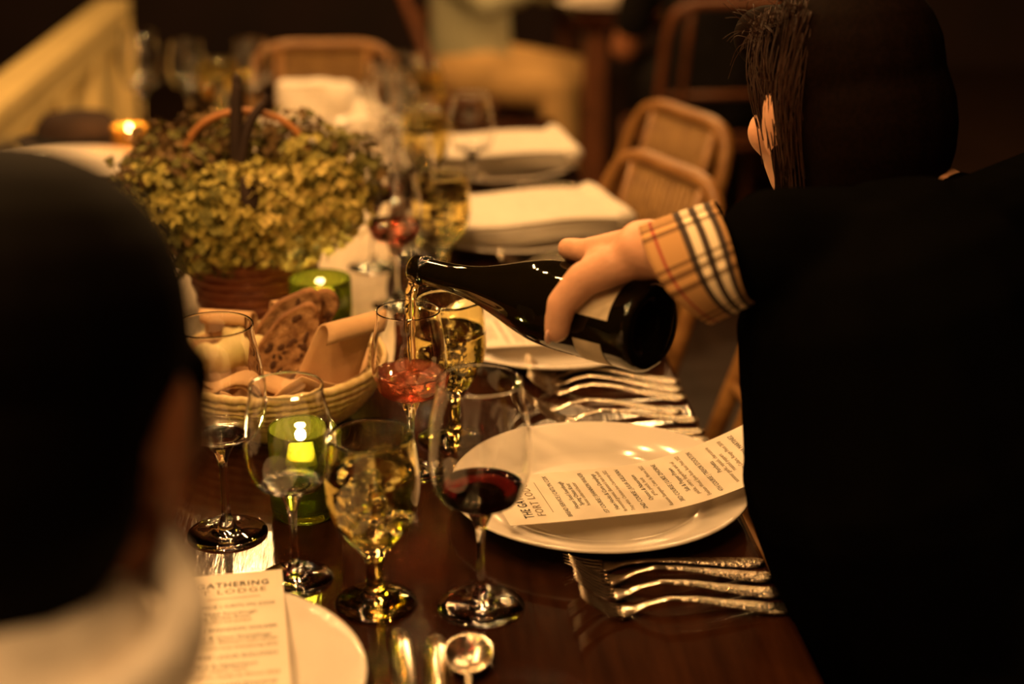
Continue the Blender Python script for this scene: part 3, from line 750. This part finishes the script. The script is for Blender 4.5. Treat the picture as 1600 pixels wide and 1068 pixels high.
for lab, pts, rad in (('dark upright twig rising above the flowers', [(FX-.012, FY-.03, TZ+.16), (FX-.010, FY-.02, TZ+.24), (FX-.006, FY-.01, TZ+.315)], .0075),
                      ('dark twig slanting right above the flowers', [(FX-.012, FY-.035, TZ+.17), (FX+.006, FY-.02, TZ+.255), (FX+.030, FY-.01, TZ+.290)], .0060),
                      ('dark pod hanging low in the middle of the flowers', [(FX+.012, FY-.118, TZ+.215), (FX+.014, FY-.128, TZ+.185), (FX+.016, FY-.130, TZ+.155)], .0110)):
    q = spline(pts, 6); n = len(q); th_ = thing('dark_twig', lab, 'twig', pts[0], 0, 'dark twigs among the hydrangeas')
    MB().tube([V(p)-V(pts[0]) for p in q], [rad*(.65+.5*math.sin(math.pi*(k+1)/(n+1))) for k in range(n)], 8).build('branch', 'dark_twig', th_)
    MB().ell(V(q[-1])-V(pts[0]), (rad*.8, rad*.8, rad*1.5), None, 10).build('bud', 'dark_twig', th_)

# ------------------------------------------------------------------ rattan chairs
def rattan_chair_parts(t, W=.33, D=.36, H=.85, plain=False):
    rm = 'dark_chair_wood' if plain else 'rattan'
    # local: faces -x ; back at +x
    for sy in (-1, 1):
        MB().tube([(-D/2, sy*W/2, 0), (-D/2, sy*W/2, .44)], .014, 10).build('leg', rm, t)
        MB().tube([(D/2+.02, sy*W/2, 0), (D/2, sy*W/2, .44)], .014, 10).build('leg', rm, t)
    pts = spline([(D/2, -W/2, .42), (D/2+.085, -W/2, .66), (D/2+.132, -W/2+.006, .80), (D/2+.150, -W/2+.05, H), (D/2+.152, 0, H+.006), (D/2+.150, W/2-.05, H), (D/2+.132, W/2-.006, .80), (D/2+.085, W/2, .66), (D/2, W/2, .42)], 6)
    MB().tube(pts, .0135, 10).build('back_arch', rm, t)
    bx = lambda z: D/2+.150*min(1, (z-.42)/.43)**.92
    for sy in (-1, 1):
        MB().tube([(bx(z), sy*(W/2-.062), z) for z in (.45, .55, .65, .75, H-.004)], .0095, 8).build('back_post', rm, t)
    n = 0 if plain else 13
    for k in range(n):
        y = -(W/2-.073)+(W-.146)*k/(n-1)
        MB().tube([(bx(z)+.002, y, z) for z in (.46, .56, .66, .76, H-.008)], .0062, 6).build('reed', 'reed', t)
    for z in (.47, .60): MB().tube([(bx(z)-.006, -(W/2-.01), z), (bx(z)-.006, W/2-.01, z)], .009, 8).build('back_rail', rm, t)
    MB().tube([(-D/2, -W/2, .44), (D/2, -W/2, .44), (D/2, W/2, .44), (-D/2, W/2, .44)], .013, 8, closed=True).build('seat_frame', rm, t)
    MB().rbox((0, 0, .457), (D-.02, W-.02, .03), .012).build('seat_cushion', 'black_cloth' if plain else 'cushion', t)
    for z in (.16,):
        for sy in (-1, 1): MB().tube([(-D/2, sy*W/2, z), (D/2+.01, sy*W/2, z)], .009, 8).build('stretcher', rm, t)
proto = thing('rattan_chair', 'rattan chair back pushed in by the nearer napkin plate', 'chair', (0, 0, 0), 0, 'rattan chairs around the tables')
rattan_chair_parts(proto)
def place(o, x, y, rz, s=1.0): o.location = (x, y, 0); o.rotation_euler = (0, 0, R(rz)); o.scale = (s, s, s)
place(proto, .118, 2.235, 22)
for lab, x, y, rz in (('rattan chair back behind another chair, by the farthest napkin plate', .218, 2.645, 22),
                      ('rattan chair almost hidden behind the pouring diner\'s body', .26, 1.87, 8),
                      ('rattan chair with curved slatted back at the far end of the table', -.175, 3.29, 90)):
    c = copy_tree(proto); c['label'] = lab; place(c, x, y, rz, 1.0)
c = thing('rattan_chair', 'open-framed dark rattan chair in the far upper right', 'chair', (0, 0, 0), 0, 'rattan chairs around the tables')
rattan_chair_parts(c, .40, .40, .86, True); place(c, .915, 4.53, -87)
# ------------------------------------------------------------------ cream panelled low wall on the left
t = thing('panelled_half_wall', 'cream painted low wall with recessed panels at the upper left', 'partition', (-.98, 4.45, 0))
MB().rbox((-.03, 0, .335), (.05, 2.30, .67), .003).build('wall_board', 'cream_paint', t, False)
MB().rbox((-.02, 0, .69), (.11, 2.34, .045), .008).build('top_rail', 'cream_paint', t, False)
MB().rbox((.005, 0, .05), (.03, 2.30, .10), .004).build('bottom_rail', 'cream_paint', t, False)
MB().rbox((.005, 0, .625), (.03, 2.30, .07), .004).build('rail', 'cream_paint', t, False)
for k in range(5):
    MB().rbox((.006, -1.11+.555*k, .34), (.03, .08, .62), .004).build('stile', 'cream_paint', t, False)
for k in range(4):
    y0 = -1.11+.555*k+.08; mb = MB()
    MB().tube([(.002, y0, .15), (.002, y0+.395, .15), (.002, y0+.395, .55), (.002, y0, .55)], .011, 6, closed=True).build('panel_moulding', 'cream_paint', t)
MB().rbox((-.02, 1.15, .35), (.10, .06, .70), .005).build('end_post', 'cream_paint', t, False)

# dark hat resting at the far left
t = thing('felt_hat', 'dark low-crowned hat lying behind the far left plate', 'hat', (-.645, 3.09, TZ+.001))
MB().lathe([(0, .003), (.10, .001), (.118, .004), (.120, .0065), (.10, .007), (.086, .011), (.080, .036), (.064, .056), (.03, .060), (0, .054)], 40).build('hat_body', 'hat_felt', t)
MB().lathe([(.0868, .009), (.0868, .020), (.0835, .022), (.083, .009)], 40).build('hat_band', 'black_cloth', t)

# ------------------------------------------------------------------ people
def basis(yaw, pitch=0, rollx=0):
    """columns: right, forward, up ; yaw measured from +y toward -x"""
    m = Matrix.Rotation(R(yaw), 3, 'Z') @ Matrix.Rotation(R(pitch), 3, 'X') @ Matrix.Rotation(R(rollx), 3, 'Y'); return m
def head_prims(mb, c, b, neck, s=1.0):
    c = V(c); q = lambda r, f, u: c+b @ V((r*s, f*s, u*s))
    mb.ell(q(0, -.012, .030), (.073*s, .092*s, .084*s), b); mb.ell(q(0, .018, -.028), (.062*s, .074*s, .082*s), b)
    mb.cap(q(0, .062, -.092), .026*s, q(0, .045, -.075), .036*s)
    for k in (-1, 1):
        mb.cap(q(k*.050, -.005, -.055), .018*s, q(k*.018, .060, -.092), .018*s)
        mb.cap(q(k*.036, .062, -.022), .022*s, q(k*.052, .035, -.015), .024*s)
        mb.ell(q(k*.073, -.008, -.008), (.009*s, .018*s, .031*s), b); mb.ell(q(k*.079, -.014, .004), (.006*s, .014*s, .022*s), b)
    mb.cap(q(0, .084, .008), .009*s, q(0, .106, -.030), .0125*s); mb.cap(q(-.013, .092, -.034), .008*s, q(.013, .092, -.034), .008*s)
    mb.cap(q(-.034, .080, .026), .010*s, q(.034, .080, .026), .010*s)
    mb.cap(q(-.020, .080, -.058), .0085*s, q(.020, .080, -.058), .0085*s); mb.cap(q(-.015, .080, -.068), .0085*s, q(.015, .080, -.068), .0085*s)
    mb.cap(q(0, -.020, -.060), .052*s, neck, .060*s)
def eyes(c, b, parent, s=1.0):
    c = V(c)
    for k in (-1, 1):
        e = MB().ell(c+b @ V((k*.030*s, .0805*s, .006*s)), (.0125*s,)*3, b, 14).build('eye', 'eye_white', parent)
        MB().ell(c+b @ V((k*.030*s, .0915*s, .006*s)), (.0050*s, .0022*s, .0050*s), b, 10).build('iris', 'iris', e)

# --- diner in front on the left, seen from behind
p = thing('person', 'dark-haired seated diner in a white shirt seen from behind', 'person', (0, 0, 0))
hc = V((-.189, .737, 1.131)); b = basis(-14, -10)
mb = MB(); head_prims(mb, hc, b, (-.195, .675, 1.0), 1.06)
mb.cap((-.195, .66, .98), .07, (-.195, .62, .90), .12); mb.cap((-.195, .60, .86), .15, (-.195, .56, .52), .15)
for k in (-1, 1):
    mb.cap((-.195, .62, .92), .075, (-.195+k*.17, .63, .90), .060)
    mb.cap((-.195+k*.18, .63, .89), .056, (-.195+k*.24, .70, .64), .045); mb.cap((-.195+k*.24, .70, .64), .042, (-.195+k*.17, .88, .785), .030)
    mb.cap((-.195+k*.17, .88, .79), .028, (-.195+k*.13, .925, .782), .020)
    mb.cap((-.195+k*.09, .58, .50), .095, (-.195+k*.12, .95, .50), .065); mb.cap((-.195+k*.12, .95, .50), .062, (-.195+k*.12, .98, .09), .045); mb.cap((-.195+k*.12, .96, .05), .04, (-.195+k*.12, 1.12, .04), .035)
mb.blob('body', 'skin_dark', p, .006, 4)
eyes(hc, b, p, 1.06)
mb = MB(); q = lambda r, f, u: hc+b @ V((r, f, u))
mb.ell(q(0, -.025, .045), (.088, .103, .092), b); mb.ell(q(0, -.055, -.01), (.078, .076, .10), b); mb.ell(q(0, -.058, -.07), (.062, .050, .055), b)
for k in (-1, 1): mb.cap(q(k*.070, .02, .02), .018, q(k*.074, .018, -.030), .008)
mb.blob('hair', 'hair_black', p, .005, 3)
mb = MB()
mb.cap((-.195, .668, 1.012), .078, (-.195, .640, .95), .094); mb.cap((-.195, .645, .965), .090, (-.195, .62, .90), .135); mb.cap((-.195, .60, .86), .168, (-.195, .56, .50), .165)
for k in (-1, 1):
    mb.cap((-.195, .62, .925), .088, (-.195+k*.17, .63, .90), .074); mb.cap((-.195+k*.18, .63, .89), .070, (-.195+k*.24, .70, .64), .060); mb.cap((-.195+k*.24, .70, .64), .057, (-.195+k*.19, .84, .755), .043)
sh = mb.blob('shirt', 'shirt_white', p, .006, 4)
MB().tube([(-.192+.080*math.cos(a), .672+.074*math.sin(a), 1.040+.020*math.sin(a)) for a in [2*math.pi*k/32 for k in range(32)]], .013, 8, 1.9, closed=True).build('collar', 'shirt_white', sh)
mb = MB()
for k in (-1, 1): mb.cap((-.195+k*.09, .56, .50), .112, (-.195+k*.12, .95, .50), .078); mb.cap((-.195+k*.12, .95, .50), .074, (-.195+k*.12, .98, .10), .062)
mb.blob('trousers', 'black_cloth', p, .010, 3)
def wood_chair(name, label, loc, rz, mat='dark_chair_wood', group='plain wooden chairs'):
    t = thing(name, label, 'chair', loc, rz, group)   # faces +y
    for sx in (-1, 1):
        MB().rbox((sx*.19, .18, .215), (.034, .034, .43), .004).build('leg', mat, t, False)
        MB().rbox((sx*.19, -.19, .215), (.034, .034, .43), .004).build('leg', mat, t, False)
        MB().tube([(sx*.19, -.19, .43), (sx*.19, -.215, .62), (sx*.185, -.25, .80)], .015, 8).build('back_post', mat, t)
    MB().rbox((0, 0, .4455), (.43, .43, .03), .008).build('seat', mat, t, False)
    for z, y in ((.60, -.212), (.70, -.230), (.79, -.248)): MB().rbox((0, y, z), (.36, .016, .05), .005).build('back_slat', mat, t, False)
    return t
# --- the pouring diner on the right
p = thing('person', 'diner in a black jacket pouring wine, plaid cuff showing', 'person', (0, 0, 0))
hc = V((.414, 1.415, 1.136)); b = basis(15, -10)
c0 = V((.2265, 1.2140, 1.043)); c1 = V((.2575, 1.1950, 1.066))
WR = bp(.97, -4, .074); EL = V((.45, 1.185, 1.060)); SR = V((.66, 1.36, 1.06)); SLf = V((.58, 1.06, 1.05))
mb = MB(); head_prims(mb, hc, b, (.475, 1.335, 1.035), 1.0)
mb.cap((.48, 1.33, 1.04), .065, (.55, 1.26, .98), .11); mb.cap((.54, 1.24, .92), .13, (.62, 1.22, .55), .14)
mb.cap((.55, 1.26, 1.0), .07, SR, .058); mb.cap((.55, 1.26, 1.0), .07, SLf, .058)
mb.cap(SR, .055, EL, .044); mb.cap(EL, .038, c0+(c1-c0)*.9, .028); mb.cap(c0+(c1-c0)*.9, .028, WR, .0245)
mb.cap(SLf, .055, (.52, .96, .72), .045); mb.cap((.52, .96, .72), .042, (.42, 1.05, .70), .03)
for k in (-1, 1): mb.cap((.62, 1.22+k*.09, .50), .095, (.30, 1.20+k*.12, .50), .065); mb.cap((.30, 1.20+k*.12, .50), .062, (.30, 1.20+k*.12, .09), .045); mb.cap((.32, 1.2+k*.12, .05), .04, (.16, 1.2+k*.12, .04), .035)
# right hand: palm over the bottle, thumb on the near side, fingers round the far side
MC = {'i': bp(.745, 3, .0565), 'm': bp(.775, 28, .056), 'r': bp(.82, 50, .055), 'p': bp(.875, 70, .054)}
for k, w in (('i', -.0095), ('m', -.003), ('r', .004), ('p', .010)):
    mb.cap(WR-BN*(-w)*1.0, .0195, MC[k], .0128)
mb.cap(WR, .021, (MC['i']+MC['m'])/2, .0130); mb.cap(WR, .020, (MC['m']+MC['r'])/2, .0125)
def chain(pts, rs):
    for (a, ra), (c, rc) in zip(zip(pts, rs), list(zip(pts, rs))[1:]): mb.cap(a, ra, c, rc)
chain([MC['i'], bp(.635, 14, .0530), bp(.605, 48, .0500), bp(.607, 78, .0490)], [.0118, .0104, .0094, .0086])
chain([MC['m'], bp(.680, 54, .0535), bp(.665, 92, .0500), bp(.675, 120, .0490)], [.0108, .0094, .0086, .0077])
chain([MC['r'], bp(.740, 80, .0530), bp(.735, 112, .0500), bp(.745, 138, .0490)], [.0104, .0090, .0082, .0074])
chain([MC['p'], bp(.815, 98, .0520), bp(.812, 124, .0495), bp(.820, 145, .0485)], [.0094, .0080, .0073, .0066])
TC = bp(.92, -22, .0640); TM = bp(.835, -40, .0585)
chain([WR-BU*.004, TC, TM, bp(.785, -66, .0540), bp(.775, -92, .0525)], [.0215, .0185, .0158, .0136, .0116])
mb.cap(TC, .013, MC['i'], .0085); mb.cap(TM+(MC['i']-TM)*.15, .010, MC['i']+(TC-MC['i'])*.3, .0095)
mb.blob('body', 'skin', p, .0034, 5)
eyes(hc, b, p)
nl = MB()
d = bp(.772, -95, .0525); nl.ell(d+(bp(.772, -95, .0630)-d)*.95, (.0055, .0016, .0068), Matrix.Rotation(R(45), 3, 'Z'), 10)
nl.build('thumbnail', 'nail', p)
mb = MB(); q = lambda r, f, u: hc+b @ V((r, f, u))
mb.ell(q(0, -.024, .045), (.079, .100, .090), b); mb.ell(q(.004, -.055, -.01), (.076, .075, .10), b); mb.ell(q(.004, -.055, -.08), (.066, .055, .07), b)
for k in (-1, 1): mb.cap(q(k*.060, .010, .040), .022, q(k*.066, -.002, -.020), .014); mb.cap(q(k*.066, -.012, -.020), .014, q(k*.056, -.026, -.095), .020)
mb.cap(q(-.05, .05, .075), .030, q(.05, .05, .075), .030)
hr_ = mb.blob('hair', 'hair_brown_shaded', p, .005, 2)
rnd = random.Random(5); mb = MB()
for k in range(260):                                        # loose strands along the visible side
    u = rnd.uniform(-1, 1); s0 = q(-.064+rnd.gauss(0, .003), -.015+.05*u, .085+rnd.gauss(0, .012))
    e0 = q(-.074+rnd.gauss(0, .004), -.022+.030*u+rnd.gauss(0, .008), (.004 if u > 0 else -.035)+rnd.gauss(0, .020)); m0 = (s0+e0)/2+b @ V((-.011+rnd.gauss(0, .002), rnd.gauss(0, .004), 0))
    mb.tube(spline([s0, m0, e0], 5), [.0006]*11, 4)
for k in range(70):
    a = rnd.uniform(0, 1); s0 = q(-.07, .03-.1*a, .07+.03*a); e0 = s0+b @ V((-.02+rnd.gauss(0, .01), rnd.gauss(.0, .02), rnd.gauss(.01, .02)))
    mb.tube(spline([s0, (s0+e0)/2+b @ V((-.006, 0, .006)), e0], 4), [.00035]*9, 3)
o = mb.build('loose_strands', 'hair_strand_lit', hr_); o['kind'] = 'stuff'
# jacket
C_R = cam.rotation_euler.to_matrix() @ V((1, 0, 0)); C_U = cam.rotation_euler.to_matrix() @ V((0, 1, 0)); C_F = cam.rotation_euler.to_matrix() @ V((0, 0, -1))
mb = MB()
mb.cap((.50, 1.31, 1.02), .082, (.54, 1.26, .98), .13); mb.cap((.420, 1.195, .985), .142, (.452, 1.18, .87), .165); mb.cap((.452, 1.18, .87), .165, (.545, 1.18, .68), .185); mb.cap((.545, 1.18, .68), .185, (.62, 1.22, .50), .18)
mb.cap((.54, 1.26, 1.0), .088, SR, .074); mb.cap((.54, 1.26, 1.0), .088, SLf, .074); mb.cap(SR, .072, EL, .062)
mb.cap(EL+V((.0, .01, .0)), .060, c1+V((.047, -.001, .004)), .0510); mb.cap(SLf, .072, (.52, .96, .72), .062); mb.cap((.52, .96, .72), .058, (.45, 1.02, .71), .045)
jk = mb.blob('jacket', 'black_wool', p, .006, 4)
MB().tube([(.485+.066*math.cos(a), 1.325+.066*math.sin(a), 1.062-.02*math.cos(a)) for a in [2*math.pi*k/28 for k in range(28)]], .016, 8, 1.8, closed=True).build('collar', 'black_wool', jk)
mb = MB()
for k in (-1, 1): mb.cap((.60, 1.22+k*.09, .50), .112, (.30, 1.20+k*.12, .50), .080); mb.cap((.30, 1.20+k*.12, .50), .076, (.30, 1.20+k*.12, .10), .062)
mb.blob('trousers', 'black_wool', p, .010, 3)
# plaid cuff: flared sleeve end with UVs (x round the arm, y along it)
def cuff():
    nu, nv = 40, 14; vs = []; uvs = []; fs = []
    e1a = (C_R*.60-C_U*.80); e1b = (C_R*.34-C_U*.94)
    def ring(v, rr):
        c = c0.lerp(c1+V((.012, -.006, .004)), v); e1 = e1a.lerp(e1b, v).normalized()*(.0515-.006*v+rr)
        e2 = (-C_F*(.047+rr)+(-C_R*.7-C_U*.7)*.017*(1-v*.4))
        return [c+e1*math.cos(2*math.pi*k/nu)+e2*math.sin(2*math.pi*k/nu)+(C_R*.0015+C_U*.001)*math.sin(6*math.pi*k/nu+v*2) for k in range(nu)]
    rows = [(ring(i/nv, 0), i/nv) for i in range(nv+1)]+[(ring(i/nv, -.0016), i/nv) for i in reversed(range(nv+1))]
    for rg_, v in rows: vs += rg_
    nr = len(rows)
    for i in range(nr):
        j = (i+1) % nr
        for k in range(nu): fs.append((i*nu+k, i*nu+(k+1) % nu, j*nu+(k+1) % nu, j*nu+k))
    me = bpy.data.meshes.new('cuff'); me.from_pydata([tuple(x) for x in vs], [], fs); uvl = me.uv_layers.new(name='UVMap')
    for pl in me.polygons:
        pl.use_smooth = True; ks = [vi % nu for vi in pl.vertices]; wrap = max(ks)-min(ks) > nu/2
        for li, vi in zip(pl.loop_indices, pl.vertices):
            k = vi % nu; u = (k+nu if wrap and k < nu/2 else k)/nu; uvl.data[li].uv = (u, rows[vi//nu][1])
    bm = bmesh.new(); bm.from_mesh(me); bmesh.ops.recalc_face_normals(bm, faces=bm.faces); bm.to_mesh(me); bm.free()
    o = link('plaid_cuff', me, None, p); me.materials.append(MATS['plaid']); return tag(o, 'tan plaid shirt cuff with black, white and red lines', None)
cuff()
wood_chair('wooden_chair', 'wooden chair under the pouring diner', (.66, 1.22, 0), R(90))
wood_chair('wooden_chair', 'wooden chair under the man in the white shirt', (-.195, .50, 0), 0)

# --- guest in grey-green shirt and khaki trousers at the far table
def seated_far(label, x, y, yaw, shirt, pants, skin='skin', hair='hair_brown_shaded', sleeves=True, raised=False, s=1.0):
    p = thing('person', label, 'person', (x, y, 0), R(yaw), 'guests at the far tables'); p.scale = (s, s, s)   # local: faces +y, seat at origin
    eb, hb, fb = ((.23, .20, .84), (.15, .42, .93), (.12, .50, .95)) if raised else ((.25, .10, .68), (.16, .33, .74), (.12, .42, .75))
    P_ = lambda q_, k: (k*q_[0], q_[1], q_[2])
    mb = MB(); hc = V((0, .06, 1.20)); bb = basis(0)
    head_prims(mb, hc, bb, (0, 0, 1.02)); mb.cap((0, -.01, .98), .10, (0, -.03, .90), .14); mb.cap((0, -.03, .88), .14, (0, -.02, .54), .14)
    for k in (-1, 1):
        mb.cap((0, -.01, .98), .07, (k*.18, 0, .96), .055); mb.cap((k*.19, 0, .95), .05, P_(eb, k), .042); mb.cap(P_(eb, k), .040, P_(hb, k), .028)
        mb.cap(P_(hb, k), .026, P_(fb, k), .018)
        mb.cap((k*.09, .0, .53), .090, (k*.11, .44, .52), .062); mb.cap((k*.11, .44, .52), .06, (k*.11, .46, .09), .042); mb.cap((k*.11, .44, .05), .038, (k*.11, .62, .04), .032)
    mb.blob('body', skin, p, .010, 3); eyes(hc, bb, p)
    mb = MB(); q = lambda r, f, u: hc+bb @ V((r, f, u))
    mb.ell(q(0, -.022, .045), (.084, .100, .088), bb); mb.ell(q(0, -.05, -.01), (.080, .075, .09), bb); mb.blob('hair', hair, p, .007, 2)
    mb = MB(); mb.cap((0, -.01, .98), .112, (0, -.03, .90), .155); mb.cap((0, -.03, .88), .158, (0, -.02, .56), .165)
    for k in (-1, 1): mb.cap((0, -.01, .98), .082, (k*.18, 0, .96), .068); mb.cap((k*.19, 0, .95), .066, V((k*.19, 0, .95)).lerp(V(P_(eb, k)), .7), .056)
    if sleeves:
        for k in (-1, 1): mb.cap((k*.19, 0, .95), .062, P_(eb, k), .054); mb.cap(P_(eb, k), .054, V(P_(eb, k)).lerp(V(P_(hb, k)), .9), .042)
    mb.blob('shirt', shirt, p, .009, 3)
    mb = MB()
    for k in (-1, 1): mb.cap((k*.09, -.02, .54), .112, (k*.11, .44, .53), .084); mb.cap((k*.11, .44, .53), .080, (k*.11, .46, .10), .062)
    mb.blob('trousers', pants, p, .010, 3); return p
seated_far('far guest in grey-green shirt and khaki trousers', .27, 5.42, -124, 'shirt_grey', 'khaki', raised=True, s=.88)
seated_far('far guest in dark clothes with bare reddish elbow', .93, 4.52, 0, 'black_cloth', 'black_cloth', 'skin_dark', 'hair_black', False)
# folding chair with crossed legs under the far guest
t = thing('folding_chair', 'brown folding chair with crossed legs under the khaki-trousered guest', 'chair', (.27, 5.42, 0), R(-124)); t.scale = (.88, .88, .95)
for sx in (-1, 1):
    MB().tube([(sx*.21, .20, 0), (sx*.21, -.24, .86)], .020, 8).build('crossed_leg', 'dark_chair_wood', t)
    MB().tube([(sx*.185, -.22, 0), (sx*.185, .20, .43)], .018, 8).build('crossed_leg', 'dark_chair_wood', t)
MB().rbox((0, .01, .418), (.36, .38, .025), .008).build('seat', 'dark_chair_wood', t, False)
for z in (.70, .82): MB().rbox((0, -.155-(z-.7)*.51, z), (.40, .02, .07), .006).build('back_slat', 'dark_chair_wood', t, False)
# far table with plates and a glass
t = thing('far_table', 'dark wooden table in the background at the top', 'table', (1.0, 5.28, 0))
MB().rbox((0, 0, .73), (.92, 1.0, .04), .006).build('tabletop', 'table_wood', t, False)
for sx in (-1, 1):
    for sy in (-1, 1): MB().rbox((sx*.38, sy*.42, .3548), (.07, .07, .7096), .006).build('leg', 'dark_chair_wood', t, False)
for x, y, lab in ((.66, 4.96, 'blurred plate on the background table, left one'), (.97, 4.94, 'blurred plate on the background table, right one')):
    o = thing('dinner_plate', lab, 'plate', (x, y, .7504), 0, 'plates on the background table'); c = P0.copy(); COL.objects.link(c); c.parent = o
napkin('folded_napkin', 'blurred folded napkin on the left background plate', (.66, 4.96, .7785), R(20), .2, .14, 3, .007, seed=11)
t = thing('water_goblet', 'yellowish goblet at the edge of the background table', 'goblet', (.815, 4.84, .7502), 0, 'amber water goblets')
link('foot', GB[0], 'amber_stem', t); link('stem', GB[1], 'amber_stem', t); link('bowl', GB[2], 'amber_glass', t); link('water', liquid_mesh(G_in, G_zb, .12), 'water', t)
